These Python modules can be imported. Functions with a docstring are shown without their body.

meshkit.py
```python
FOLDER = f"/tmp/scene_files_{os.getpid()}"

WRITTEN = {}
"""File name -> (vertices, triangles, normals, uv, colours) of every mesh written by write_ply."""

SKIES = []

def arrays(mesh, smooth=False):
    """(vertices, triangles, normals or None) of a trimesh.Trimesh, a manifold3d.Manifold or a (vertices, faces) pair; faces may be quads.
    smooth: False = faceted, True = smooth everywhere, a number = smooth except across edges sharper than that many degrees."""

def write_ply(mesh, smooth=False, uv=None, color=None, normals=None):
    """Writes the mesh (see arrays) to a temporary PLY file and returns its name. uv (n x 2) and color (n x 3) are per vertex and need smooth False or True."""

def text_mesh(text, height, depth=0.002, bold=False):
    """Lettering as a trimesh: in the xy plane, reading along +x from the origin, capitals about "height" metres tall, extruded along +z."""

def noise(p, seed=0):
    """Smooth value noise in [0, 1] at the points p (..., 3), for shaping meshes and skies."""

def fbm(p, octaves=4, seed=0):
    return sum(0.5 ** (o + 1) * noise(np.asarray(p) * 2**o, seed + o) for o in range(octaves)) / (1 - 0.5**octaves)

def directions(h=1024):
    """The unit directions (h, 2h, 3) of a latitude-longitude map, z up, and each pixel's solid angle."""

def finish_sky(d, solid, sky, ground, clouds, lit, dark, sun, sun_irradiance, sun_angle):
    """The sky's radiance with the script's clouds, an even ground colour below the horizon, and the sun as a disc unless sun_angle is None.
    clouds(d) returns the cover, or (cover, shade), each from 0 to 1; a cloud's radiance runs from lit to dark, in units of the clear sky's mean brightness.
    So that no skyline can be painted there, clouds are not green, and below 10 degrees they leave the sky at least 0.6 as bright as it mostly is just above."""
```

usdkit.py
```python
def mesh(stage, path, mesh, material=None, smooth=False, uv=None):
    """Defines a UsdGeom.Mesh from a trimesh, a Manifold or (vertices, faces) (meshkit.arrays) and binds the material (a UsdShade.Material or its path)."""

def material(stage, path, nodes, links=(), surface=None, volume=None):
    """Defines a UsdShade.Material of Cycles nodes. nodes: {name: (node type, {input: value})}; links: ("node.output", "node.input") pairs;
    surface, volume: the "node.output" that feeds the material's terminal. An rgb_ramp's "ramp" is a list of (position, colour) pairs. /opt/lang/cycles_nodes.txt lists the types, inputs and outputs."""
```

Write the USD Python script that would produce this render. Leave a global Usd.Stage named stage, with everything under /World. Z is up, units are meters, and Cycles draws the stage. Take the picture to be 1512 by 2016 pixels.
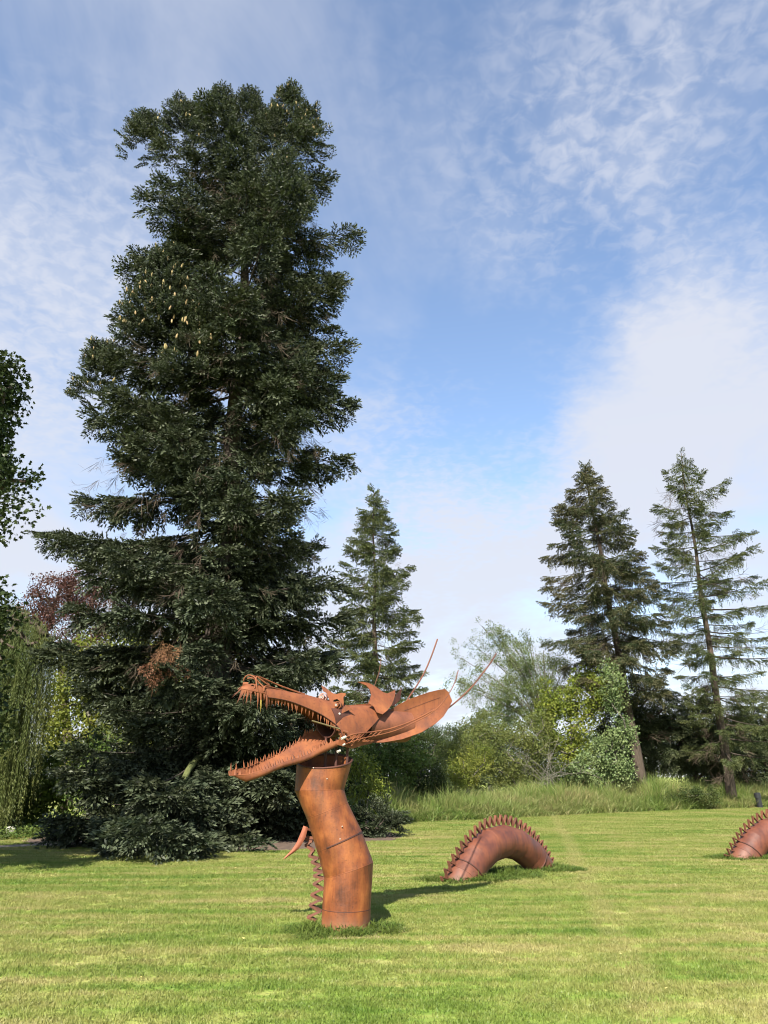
import math, random
import numpy as np, trimesh
from scipy.spatial.transform import Rotation
import usdkit, meshkit
from pxr import Usd, UsdGeom, UsdLux, UsdShade, Gf, Sdf, Vt

stage = Usd.Stage.CreateInMemory()
UsdGeom.SetStageUpAxis(stage, 'Z')
UsdGeom.Xform.Define(stage, '/World')
UsdGeom.Scope.Define(stage, '/World/Looks')
PI = math.pi

# ------------------------------------------------------------------ camera, sky, sun
EYE = 1.6
PITCH = math.radians(19.0)
FPX = 1514.0                       # focal length in pixels of the 1512 x 2016 photograph
cam = UsdGeom.Camera.Define(stage, '/World/camera')
cam.AddTranslateOp().Set((0, 0, EYE))
cam.AddRotateXOp().Set(90 + math.degrees(PITCH))
cam.CreateFocalLengthAttr(26.0)
cam.CreateHorizontalApertureAttr(26.0 * 1512 / FPX)
cam.CreateClippingRangeAttr((0.1, 5000.0))
cam.CreateExposureAttr(1.4)

SUN = np.array([-0.205, -0.735, 0.645]); SUN /= np.linalg.norm(SUN)
SKY_STRENGTH, SUN_INTENSITY = 0.10, 1.25


def view_dir(px, py):
    x, yd = (px - 756) / FPX, (py - 1008) / FPX
    c, s = math.cos(PITCH), math.sin(PITCH)
    return np.array([x, c + yd * s, s - yd * c])


def sky_mask(i, o, items):
    """adds soft directional masks (sum of smooth lobes) : items (px, py, inner deg, outer deg, weight); returns output name"""
    acc = None
    for k, (px, py, a, b, w) in enumerate(items):
        d = view_dir(px, py); d /= np.linalg.norm(d)
        n[f'{i}d{k}'] = ('vector_math', {'math_type': 'dot_product', 'vector2': tuple(d)})
        L.append((o, f'{i}d{k}.vector1'))
        n[f'{i}m{k}'] = ('map_range', {'range_type': 'smoothstep', 'from_min': math.cos(math.radians(b)), 'from_max': math.cos(math.radians(a)), 'to_min': 0.0, 'to_max': w, 'clamp': True})
        L.append((f'{i}d{k}.value', f'{i}m{k}.value'))
        if acc is None:
            acc = f'{i}m{k}.result'
        else:
            n[f'{i}a{k}'] = ('math', {'math_type': 'add'})
            L.append((acc, f'{i}a{k}.value1')); L.append((f'{i}m{k}.result', f'{i}a{k}.value2'))
            acc = f'{i}a{k}.value'
    return acc


# sky: single scattering sky with thin high cloud mixed in
n, L = {}, []
n['tc'] = ('texture_coordinate', {})
n['sky'] = ('sky_texture', {'sky_type': 'single_scattering', 'sun_disc': False, 'sun_elevation': math.asin(SUN[2]), 'sun_rotation': math.atan2(SUN[0], SUN[1]), 'altitude': 0.0, 'air_density': 1.0, 'aerosol_density': 0.6, 'ozone_density': 2.0})
n['sep'] = ('separate_xyz', {})
L.append(('tc.generated', 'sep.vector'))
n['zc'] = ('math', {'math_type': 'maximum', 'value2': 0.0}); L.append(('sep.z', 'zc.value1'))
n['zp'] = ('math', {'math_type': 'add', 'value2': 0.12}); L.append(('zc.value', 'zp.value1'))
for a in 'xy':
    n['q' + a] = ('math', {'math_type': 'divide'})
    L += [('sep.' + a, f'q{a}.value1'), ('zp.value', f'q{a}.value2')]
n['pl'] = ('combine_xyz', {}); L += [('qx.value', 'pl.x'), ('qy.value', 'pl.y')]
# broad veil, streaky wisps and small ripples
n['mpv'] = ('mapping', {'rotation': (0, 0, 0.6), 'scale': (1.0, 0.8, 1.0), 'location': (3.1, 1.7, 0)}); L.append(('pl.vector', 'mpv.vector'))
n['veil'] = ('noise_texture', {'scale': 1.3, 'detail': 6.0, 'roughness': 0.55, 'distortion': 0.35}); L.append(('mpv.vector', 'veil.vector'))
n['mpw'] = ('mapping', {'rotation': (0, 0, 0.9), 'scale': (1.5, 0.8, 1.0)}); L.append(('pl.vector', 'mpw.vector'))
n['wisp'] = ('noise_texture', {'scale': 1.6, 'detail': 8.0, 'roughness': 0.57, 'distortion': 0.8}); L.append(('mpw.vector', 'wisp.vector'))
n['rip'] = ('noise_texture', {'scale': 30.0, 'detail': 3.0, 'roughness': 0.55, 'distortion': 0.4}); L.append(('pl.vector', 'rip.vector'))
n['rpm'] = ('map_range', {'range_type': 'smoothstep', 'from_min': 0.34, 'from_max': 0.70, 'to_min': -0.1, 'to_max': 1.0}); L.append(('rip.fac', 'rpm.value'))
cover = sky_mask('c', 'tc.generated', [(60, 840, 4, 22, 0.42), (1490, 810, 2, 15, 0.52), (1320, 800, 1, 10, 0.38), (780, 1180, 3, 22, 0.38), (1440, 280, 2, 22, 0.14), (100, 300, 2, 28, 0.05), (640, 60, 2, 24, 0.03), (960, 640, 2, 14, -0.26), (1100, 560, 2, 10, -0.14), (1040, 900, 1, 7, -0.2)])
ripm = sky_mask('r', 'tc.generated', [(1420, 330, 4, 20, 0.50), (900, 930, 3, 13, 0.55), (120, 560, 3, 16, 0.5), (1000, 150, 3, 16, 0.25)])
# t = cover + 0.9*(veil-.5) + .5*(wisp-.5)
n['v1'] = ('math', {'math_type': 'multiply_add', 'value2': 2.5, 'value3': -1.16}); L.append(('veil.fac', 'v1.value1'))
n['w1'] = ('math', {'math_type': 'multiply_add', 'value2': 1.5, 'value3': -0.72}); L.append(('wisp.fac', 'w1.value1'))
n['s1'] = ('math', {'math_type': 'add'}); L += [(cover, 's1.value1'), ('v1.value', 's1.value2')]
n['s2'] = ('math', {'math_type': 'add'}); L += [('s1.value', 's2.value1'), ('w1.value', 's2.value2')]
n['r1'] = ('math', {'math_type': 'multiply'}); L += [('rpm.result', 'r1.value1'), (ripm, 'r1.value2')]
n['s3'] = ('math', {'math_type': 'multiply_add', 'value2': 0.5}); L += [('r1.value', 's3.value1'), ('s2.value', 's3.value3')]
# haze band towards the horizon
n['hz'] = ('map_range', {'range_type': 'smoothstep', 'from_min': 0.45, 'from_max': 0.02, 'to_min': 0.0, 'to_max': 0.66}); L.append(('zc.value', 'hz.value'))
n['s4'] = ('math', {'math_type': 'add'}); L += [('s3.value', 's4.value1'), ('hz.result', 's4.value2')]
n['cv'] = ('map_range', {'range_type': 'smoothstep', 'from_min': -0.16, 'from_max': 1.14, 'to_min': 0.05, 'to_max': 0.93}); L.append(('s4.value', 'cv.value'))
n['cl'] = ('mix', {'mix_type': 'mix', 'color2': (2.95, 3.06, 3.42)}); L += [('cv.result', 'cl.fac'), ('sky.color', 'cl.color1')]
n['bg'] = ('background_shader', {'strength': SKY_STRENGTH}); L.append(('cl.color', 'bg.color'))
skym = usdkit.material(stage, '/World/Looks/sky_look', n, L, surface='bg.background')
dome = UsdLux.DomeLight.Define(stage, '/World/sky')
dome.CreateIntensityAttr(1.0)
UsdShade.MaterialBindingAPI.Apply(dome.GetPrim()).Bind(skym)
dome.GetPrim().SetCustomDataByKey('label', 'blue sky with thin white streaky cloud')
dome.GetPrim().SetCustomDataByKey('kind', 'structure')

sun = UsdLux.DistantLight.Define(stage, '/World/sun')
sun.CreateIntensityAttr(SUN_INTENSITY); sun.CreateAngleAttr(0.5); sun.CreateNormalizeAttr(True); sun.CreateColorAttr((1.0, 0.93, 0.82))
zz = SUN; xx = np.cross([0, 0, 1], zz); xx /= np.linalg.norm(xx); yy = np.cross(zz, xx)
m4 = np.eye(4); m4[0, :3], m4[1, :3], m4[2, :3] = xx, yy, zz
sun.AddTransformOp().Set(Gf.Matrix4d(m4.tolist()))


# ------------------------------------------------------------------ helpers
def at(px, py, Y):
    """the point at depth Y metres in front of the camera seen at a pixel of the photograph"""
    d = view_dir(px, py)
    return np.array([0, 0, EYE]) + d * (Y / d[1])


def ground(px, py):
    d = view_dir(px, py)
    return np.array([0, 0, EYE]) + d * (-EYE / d[2])


taken = {}
def numbered(parent, name):
    key = f'{parent}/{name}'
    k = taken.get(key, 0); taken[key] = k + 1
    return key if k == 0 else f'{key}_{k:03d}'


def tag(p, label=None, cat=None, group=None, kind=None):
    p = p.GetPrim() if hasattr(p, 'GetPrim') else p
    for k, v in (('label', label), ('category', cat), ('group', group), ('kind', kind)):
        if v: p.SetCustomDataByKey(k, v)
    return p


class Thing:
    def __init__(self, name, label, cat, loc=(0, 0, 0), rz=0, group=None):
        self.path = numbered('/World', name); self.loc = np.array(loc, float)
        x = UsdGeom.Xform.Define(stage, self.path); x.AddTranslateOp().Set(Gf.Vec3d(*map(float, loc)))
        if rz: x.AddRotateZOp().Set(math.degrees(rz))
        self.prim = tag(x, label, cat, group)


def part(parent, name, mesh, mat, smooth=False, label=None, kind=None, prim=None):
    """a Mesh below a Thing (world coordinates) or below a part"""
    base = parent.loc
    path = numbered(parent.path, name)
    v, f, nn = meshkit.arrays(mesh, smooth)
    u = usdkit.mesh(stage, path, (v - base, f), mat)
    if nn is not None:
        u.CreateNormalsAttr(Vt.Vec3fArray.FromNumpy(nn.astype(np.float32))); u.SetNormalsInterpolation('vertex')
    tag(u, label, None, None, kind)
    class P: pass
    p = P(); p.path, p.loc, p.prim = path, base, u.GetPrim()
    return p


def top(name, mesh, mat, label, cat=None, kind=None, smooth=False, group=None):
    path = numbered('/World', name)
    v, f, nn = meshkit.arrays(mesh, smooth)
    u = usdkit.mesh(stage, path, (v, f), mat)
    if nn is not None:
        u.CreateNormalsAttr(Vt.Vec3fArray.FromNumpy(nn.astype(np.float32))); u.SetNormalsInterpolation('vertex')
    return tag(u, label, cat, group, kind)


def frames(d, up, roll=None):
    """rotation matrices (N,3,3) with x along d and z near up"""
    d = d / np.maximum(np.linalg.norm(d, axis=1, keepdims=True), 1e-9)
    y = np.cross(up, d); ln = np.linalg.norm(y, axis=1, keepdims=True)
    y = np.where(ln > 1e-4, y / np.maximum(ln, 1e-9), np.array([0, 1.0, 0]))
    z = np.cross(d, y)
    if roll is not None:
        c, s = np.cos(roll)[:, None], np.sin(roll)[:, None]
        y, z = y * c + z * s, z * c - y * s
    return np.stack([d, y, z], 2)


def instancer(path, protos, mats, pos, rot, scale, idx, base=(0, 0, 0), kind=None, label=None, cat=None):
    """protos: list of (v, f, tip or None); mats: one material or one per proto"""
    pi = UsdGeom.PointInstancer.Define(stage, path)
    targets = []
    for k, pr in enumerate(protos):
        m = usdkit.mesh(stage, f'{path}/shape_{k + 1:03d}', (pr[0], pr[1]), mats[k] if isinstance(mats, list) else mats)
        if len(pr) > 2 and pr[2] is not None:
            UsdGeom.PrimvarsAPI(m).CreatePrimvar('tip', Sdf.ValueTypeNames.FloatArray, 'vertex').Set(Vt.FloatArray.FromNumpy(np.asarray(pr[2], np.float32)))
        targets.append(m.GetPath())
    pi.CreatePrototypesRel().SetTargets(targets)
    pos = np.asarray(pos, float) - np.asarray(base, float)
    q = Rotation.from_matrix(rot).as_quat()
    pi.CreatePositionsAttr(Vt.Vec3fArray.FromNumpy(pos.astype(np.float32)))
    pi.CreateOrientationsAttr(Vt.QuathArray([Gf.Quath(float(a[3]), float(a[0]), float(a[1]), float(a[2])) for a in q]))
    s = np.asarray(scale, float)
    if s.ndim == 1: s = np.repeat(s[:, None], 3, 1)
    pi.CreateScalesAttr(Vt.Vec3fArray.FromNumpy(s.astype(np.float32)))
    pi.CreateProtoIndicesAttr(Vt.IntArray.FromNumpy(np.asarray(idx, np.int32)))
    return tag(pi, label, cat, None, kind)


class Bag:
    """collects instances of prototypes"""
    def __init__(self): self.p, self.d, self.u, self.s, self.k, self.r = [], [], [], [], [], []
    def add(self, p, d, s, k=0, roll=0.0, up=(0, 0, 1)):
        self.p.append(p); self.d.append(d); self.s.append(s); self.k.append(k); self.r.append(roll); self.u.append(up)
    def emit(self, parent, name, protos, mats, kind='stuff', label=None):
        if not self.p: return
        path = numbered(parent.path, name)
        instancer(path, protos, mats, np.array(self.p), frames(np.array(self.d, float), np.array(self.u, float), np.array(self.r)), np.array(self.s), self.k, parent.loc, kind, label)


def tube(pts, rad, sides=6, cap=True):
    """tapered tube along a polyline"""
    pts = np.asarray(pts, float); rad = np.broadcast_to(np.asarray(rad, float), (len(pts),))
    t = np.gradient(pts, axis=0); t /= np.maximum(np.linalg.norm(t, axis=1, keepdims=True), 1e-9)
    ref = np.array([0, 0, 1.0]) if abs(t[:, 2]).mean() < 0.8 else np.array([1.0, 0, 0])
    u = np.cross(t, ref); u /= np.maximum(np.linalg.norm(u, axis=1, keepdims=True), 1e-9)
    w = np.cross(t, u)
    a = np.linspace(0, 2 * PI, sides, endpoint=False)
    v = (pts[:, None] + rad[:, None, None] * (np.cos(a)[None, :, None] * u[:, None] + np.sin(a)[None, :, None] * w[:, None])).reshape(-1, 3)
    f = []
    for i in range(len(pts) - 1):
        for j in range(sides):
            a0, a1 = i * sides + j, i * sides + (j + 1) % sides
            f += [(a0, a1, a1 + sides), (a0, a1 + sides, a0 + sides)]
    if cap:
        for i, fl in ((0, True), (len(pts) - 1, False)):
            v = np.vstack([v, pts[i]]); c = len(v) - 1
            for j in range(sides):
                x, y = i * sides + j, i * sides + (j + 1) % sides
                f.append((c, y, x) if fl else (c, x, y))
    return v, np.array(f)


def join(ms):
    vs, fs, o = [], [], 0
    for v, f in ms:
        vs.append(v); fs.append(np.asarray(f) + o); o += len(v)
    return np.vstack(vs), np.vstack(fs)


def spline(pts, m):
    """Catmull-Rom through the points"""
    p = np.asarray(pts, float); p = np.vstack([2 * p[0] - p[1], p, 2 * p[-1] - p[-2]])
    out = []
    nseg = len(p) - 3
    for x in np.linspace(0, nseg, m):
        i = min(int(x), nseg - 1); t = x - i
        a, b, c, d = p[i:i + 4]
        out.append(0.5 * (2 * b + (c - a) * t + (2 * a - 5 * b + 4 * c - d) * t * t + (3 * b - a - 3 * c + d) * t ** 3))
    return np.array(out)


def shell(g, th, closed=False):
    """sheet of thickness th from a grid of points (m, k, 3)"""
    g = np.asarray(g, float); m, k = g.shape[:2]
    f = []
    for i in range(m - 1):
        for j in range(k - 1):
            a = i * k + j
            f += [(a, a + 1, a + k + 1), (a, a + k + 1, a + k)]
    return solidify(g.reshape(-1, 3), np.array(f), th)


def solidify(v, f, th):
    t = trimesh.Trimesh(v, f, process=True, merge_norm=True, merge_tex=True)
    v, f = np.array(t.vertices), np.array(t.faces)
    nn = np.zeros_like(v); c = np.cross(v[f[:, 1]] - v[f[:, 0]], v[f[:, 2]] - v[f[:, 0]])
    for q in range(3): np.add.at(nn, f[:, q], c)
    nn /= np.maximum(np.linalg.norm(nn, axis=1, keepdims=True), 1e-12)
    N = len(v)
    V = np.vstack([v + nn * th / 2, v - nn * th / 2]); F = [f, f[:, ::-1] + N]
    e = np.vstack([f[:, [0, 1]], f[:, [1, 2]], f[:, [2, 0]]])
    have = {tuple(x) for x in e}
    b = np.array([x for x in e if (x[1], x[0]) not in have])
    if len(b): F += [np.stack([b[:, 0], b[:, 0] + N, b[:, 1] + N], 1), np.stack([b[:, 0], b[:, 1] + N, b[:, 1]], 1)]
    return V, np.vstack(F)


def mapped_plate(poly, fn, th, size):
    """plate with the outline poly (2D), each point mapped to 3D by fn"""
    from shapely.geometry import Polygon
    P = Polygon(poly).buffer(0)
    if P.geom_type != 'Polygon': P = max(P.geoms, key=lambda x: x.area)
    v, f = trimesh.creation.triangulate_polygon(P, engine='earcut')
    v = np.c_[v, np.zeros(len(v))]
    v, f = trimesh.remesh.subdivide_to_size(v, f, size, max_iter=12)
    t = trimesh.Trimesh(v, f, process=True)
    v3 = np.array([fn(x, y) for x, y in t.vertices[:, :2]])
    return solidify(v3, np.array(t.faces), th)


# ------------------------------------------------------------------ materials
def M(name, nodes, links, surface):
    return usdkit.material(stage, '/World/Looks/' + name, nodes, links, surface=surface)


def rust(name, a, b, c, rough=0.72, streak=1.0, scale=1.0, dirt=0.0):
    """weathering steel: a main, b dark, c pale orange"""
    nd = {'g': ('geometry', {}), 'oi': ('object_info', {}),
          'm1': ('mapping', {'scale': (6 * scale, 6 * scale, 1.1 * scale)}), 'n1': ('noise_texture', {'scale': 1.6, 'detail': 7.0, 'roughness': 0.65}),
          'n2': ('noise_texture', {'scale': 3.2 * scale, 'detail': 5.0, 'roughness': 0.6}), 'n3': ('noise_texture', {'scale': 42.0 * scale, 'detail': 4.0, 'roughness': 0.7}),
          'r1': ('rgb_ramp', {'ramp': [(0.34, b), (0.50, a), (0.68, c)]}), 'r2': ('rgb_ramp', {'ramp': [(0.38, b), (0.5, a), (0.63, c)]}), 'bq': ('bump', {'strength': 0.35, 'distance': 0.03}),
          'mx': ('mix', {'fac': 0.45}), 'sp': ('map_range', {'range_type': 'smoothstep', 'from_min': 0.57, 'from_max': 0.70, 'to_min': 0.0, 'to_max': 0.5}),
          'm2': ('mix', {'color2': tuple(x * 0.45 for x in b)}), 'bp': ('bump', {'strength': 0.25, 'distance': 0.004}),
          'rr': ('map_range', {'from_min': 0.3, 'from_max': 0.7, 'to_min': rough - 0.14, 'to_max': rough + 0.14}),
          'p': ('principled_bsdf', {'specular_ior_level': 0.45})}
    lk = [('g.position', 'm1.vector'), ('m1.vector', 'n1.vector'), ('g.position', 'n2.vector'), ('g.position', 'n3.vector'), ('n1.fac', 'r1.fac'), ('n2.fac', 'r2.fac'),
          ('r1.color', 'mx.color1'), ('r2.color', 'mx.color2'), ('n3.fac', 'sp.value'), ('sp.result', 'm2.fac'), ('mx.color', 'm2.color1'),
          ('n3.fac', 'bp.height'), ('n2.fac', 'bq.height'), ('bq.normal', 'bp.normal'), ('bp.normal', 'p.normal'), ('n2.fac', 'rr.value'), ('rr.result', 'p.roughness')]
    outc = 'm2.color'
    if dirt:   # splashed soil on the lowest few centimetres
        nd['sz'] = ('separate_xyz', {}); nd['dz'] = ('map_range', {'range_type': 'smoothstep', 'from_min': 0.34, 'from_max': 0.02, 'to_min': 0.0, 'to_max': dirt})
        nd['da'] = ('math', {'math_type': 'multiply_add', 'value2': 0.22}); nd['md'] = ('mix', {'color2': (0.21, 0.11, 0.06)})
        lk += [('g.position', 'sz.vector'), ('n1.fac', 'da.value1'), ('sz.z', 'da.value3'), ('da.value', 'dz.value'), ('dz.result', 'md.fac'), ('m2.color', 'md.color1')]
        outc = 'md.color'
    lk.append((outc, 'p.base_color'))
    return M(name, nd, lk, 'p.BSDF')


def leaf(name, a, b, tip, trans=0.22, rough=0.5, clump=0.45, tipfac=0.8, var=0.5):
    """foliage: colours a and b vary in clumps through the crown, tip is the colour of new growth"""
    nd = {'g': ('geometry', {}), 'oi': ('object_info', {}), 'at': ('attribute', {'attribute': 'tip'}),
          'n1': ('noise_texture', {'scale': clump, 'detail': 3.0, 'roughness': 0.6}), 'f1': ('map_range', {'range_type': 'smoothstep', 'from_min': 0.36, 'from_max': 0.64}),
          'c1': ('mix', {'color1': a, 'color2': b}), 'tf': ('math', {'math_type': 'multiply', 'value2': tipfac}), 'c2': ('mix', {'color2': tip}),
          'rv': ('map_range', {'from_min': 0.0, 'from_max': 1.0, 'to_min': 1 - var, 'to_max': 1 + var}), 'h': ('hsv', {}),
          'iv': ('map_range', {'from_min': 0.0, 'from_max': 1.0, 'to_min': 0.485, 'to_max': 0.515}),
          'p': ('principled_bsdf', {'roughness': rough, 'specular_ior_level': 0.16}), 't': ('translucent_bsdf', {}), 'mx': ('mix_closure', {'fac': trans})}
    lk = [('g.position', 'n1.vector'), ('n1.fac', 'f1.value'), ('f1.result', 'c1.fac'), ('at.fac', 'tf.value1'), ('tf.value', 'c2.fac'), ('c1.color', 'c2.color1'),
          ('g.random_per_island', 'rv.value'), ('rv.result', 'h.value'), ('oi.random', 'iv.value'), ('iv.result', 'h.hue'), ('c2.color', 'h.color'),
          ('h.color', 'p.base_color'), ('h.color', 't.color'), ('p.BSDF', 'mx.closure1'), ('t.BSDF', 'mx.closure2')]
    return M(name, nd, lk, 'mx.closure')


def bark(name, a, b, scale=1.0):
    nd = {'g': ('geometry', {}), 'm': ('mapping', {'scale': (5 * scale, 5 * scale, 1.2 * scale)}), 'n': ('noise_texture', {'scale': 2.0, 'detail': 6.0, 'roughness': 0.65}),
          'r': ('rgb_ramp', {'ramp': [(0.3, a), (0.7, b)]}), 'bp': ('bump', {'strength': 0.8, 'distance': 0.03}), 'p': ('principled_bsdf', {'roughness': 0.9, 'specular_ior_level': 0.2})}
    return M(name, nd, [('g.position', 'm.vector'), ('m.vector', 'n.vector'), ('n.fac', 'r.fac'), ('r.color', 'p.base_color'), ('n.fac', 'bp.height'), ('bp.normal', 'p.normal')], 'p.BSDF')


def plain(name, c, rough=0.6, metal=0.0, var=0.15, scale=20):
    nd = {'g': ('geometry', {}), 'n': ('noise_texture', {'scale': scale, 'detail': 4.0}), 'r': ('rgb_ramp', {'ramp': [(0.3, tuple(x * (1 - var) for x in c)), (0.7, tuple(x * (1 + var) for x in c))]}),
          'p': ('principled_bsdf', {'roughness': rough, 'metallic': metal})}
    return M(name, nd, [('g.position', 'n.vector'), ('n.fac', 'r.fac'), ('r.color', 'p.base_color')], 'p.BSDF')


def lawn_colour(nd, lk):
    """mown turf: lengthwise mower streaks of dry and fresh grass, larger patches; output lc.color"""
    nd.update({'g': ('geometry', {}), 'ma': ('mapping', {'scale': (0.30, 2.3, 1.0), 'rotation': (0, 0, -0.10)}), 'na': ('noise_texture', {'scale': 1.0, 'detail': 5.0, 'roughness': 0.65}),
               'nb': ('noise_texture', {'scale': 0.33, 'detail': 4.0, 'roughness': 0.6}), 'nc': ('noise_texture', {'scale': 3.1, 'detail': 5.0, 'roughness': 0.7}),
               'sa': ('math', {'math_type': 'multiply_add', 'value2': 0.75}), 'sb': ('math', {'math_type': 'multiply', 'value2': 0.45}), 'sc': ('math', {'math_type': 'multiply_add', 'value2': 0.28}),
               'lc': ('rgb_ramp', {'ramp': [(0.57, (0.135, 0.235, 0.032)), (0.67, (0.220, 0.305, 0.054)), (0.775, (0.345, 0.365, 0.100)), (0.89, (0.46, 0.41, 0.165))]})})
    lk += [('g.position', 'ma.vector'), ('ma.vector', 'na.vector'), ('g.position', 'nb.vector'), ('g.position', 'nc.vector'),
           ('nb.fac', 'sb.value1'), ('na.fac', 'sa.value1'), ('sb.value', 'sa.value3'), ('nc.fac', 'sc.value1'), ('sa.value', 'sc.value3'), ('sc.value', 'lc.fac')]


def track(nd, lk, src):
    """a faint worn line across the lawn, dry and trodden"""
    a_, b_ = ground(1120, 1640), ground(1262, 1880); t = (b_ - a_) / np.linalg.norm(b_ - a_); nrm = np.array([-t[1], t[0], 0])
    nd.update({'td': ('vector_math', {'math_type': 'dot_product', 'vector2': tuple(nrm)}), 'ta': ('math', {'math_type': 'add', 'value2': float(-nrm @ a_)}), 'tb': ('math', {'math_type': 'multiply_add', 'value2': 0.35}),
               'tc': ('math', {'math_type': 'absolute'}), 'tm': ('map_range', {'range_type': 'smoothstep', 'from_min': 0.26, 'from_max': 0.06, 'to_min': 0.0, 'to_max': 0.42}), 'tx': ('mix', {'color2': (0.46, 0.41, 0.16)})})
    lk += [('g.position', 'td.vector1'), ('td.value', 'ta.value1'), ('nb.fac', 'tb.value1'), ('ta.value', 'tb.value3'), ('tb.value', 'tc.value1'), ('tc.value', 'tm.value'), ('tm.result', 'tx.fac'), (src, 'tx.color1')]
    return 'tx.color'


def grass(name, tall=False):
    nd, lk = {}, []
    lawn_colour(nd, lk)
    if tall:
        nd['lc'] = ('rgb_ramp', {'ramp': [(0.56, (0.10, 0.19, 0.028)), (0.67, (0.18, 0.28, 0.05)), (0.78, (0.31, 0.35, 0.11)), (0.90, (0.42, 0.35, 0.16))]})
    nd.update({'rv': ('map_range', {'from_min': 0.0, 'from_max': 1.0, 'to_min': 0.62, 'to_max': 1.38}), 'h': ('hsv', {}), 'at': ('attribute', {'attribute': 'tip'}),
               'p': ('principled_bsdf', {'roughness': 0.5, 'specular_ior_level': 0.3}), 't': ('translucent_bsdf', {}), 'mx': ('mix_closure', {'fac': 0.3})})
    lk += [('g.random_per_island', 'rv.value'), ('rv.result', 'h.value'), ('lc.color' if tall else track(nd, lk, 'lc.color'), 'h.color'), ('h.color', 'p.base_color'), ('h.color', 't.color'), ('p.BSDF', 'mx.closure1'), ('t.BSDF', 'mx.closure2')]
    return M(name, nd, lk, 'mx.closure')


R_HEAD = rust('rust_head', (0.160, 0.047, 0.015), (0.080, 0.026, 0.012), (0.225, 0.077, 0.024))
R_NECK = rust('rust_neck', (0.155, 0.042, 0.009), (0.055, 0.017, 0.006), (0.27, 0.090, 0.020), rough=0.62, dirt=0.8)
R_ARCH = rust('rust_arch', (0.105, 0.033, 0.018), (0.056, 0.021, 0.015), (0.160, 0.051, 0.022), rough=0.55, dirt=0.35)
R_REAR = rust('rust_rear', (0.135, 0.044, 0.021), (0.075, 0.028, 0.017), (0.19, 0.066, 0.032))
R_SPIKE = rust('rust_spike', (0.115, 0.040, 0.021), (0.055, 0.021, 0.014), (0.17, 0.060, 0.030))
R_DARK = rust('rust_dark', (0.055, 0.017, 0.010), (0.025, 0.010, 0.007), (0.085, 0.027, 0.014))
R_HORN = rust('rust_horn', (0.26, 0.085, 0.045), (0.19, 0.055, 0.025), (0.36, 0.15, 0.095))
PALE = plain('pale_cap', (0.36, 0.33, 0.28), 0.6)
OCHRE = plain('ochre_bar', (0.11, 0.085, 0.035), 0.6)
GOLD = plain('gold_leaf', (0.78, 0.56, 0.20), 0.25, 0.9, 0.25, 60)
EYEW = plain('eye_paint', (0.34, 0.17, 0.13), 0.5)
BARK_FIR = bark('bark_fir', (0.030, 0.024, 0.020), (0.075, 0.060, 0.048))
BARK_PALE = bark('bark_pale', (0.16, 0.125, 0.10), (0.34, 0.28, 0.23))
BARK_BROWN = bark('bark_brown', (0.036, 0.028, 0.021), (0.088, 0.068, 0.052))
BARK_GREY = bark('bark_grey', (0.055, 0.050, 0.040), (0.15, 0.14, 0.11))
BARK_ASH = bark('bark_ash', (0.075, 0.070, 0.055), (0.17, 0.16, 0.13))
BARK_MOSS = bark('bark_moss', (0.035, 0.045, 0.014), (0.17, 0.19, 0.07), 3.0)
FIR = leaf('fir_needles', (0.019, 0.031, 0.0145), (0.04, 0.052, 0.0205), (0.23, 0.27, 0.16), 0.10, 0.45, 0.5, 0.72)
DEAD = leaf('dead_twigs', (0.1, 0.075, 0.052), (0.15, 0.115, 0.08), (0.17, 0.13, 0.095), 0.05, 0.8)
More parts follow.
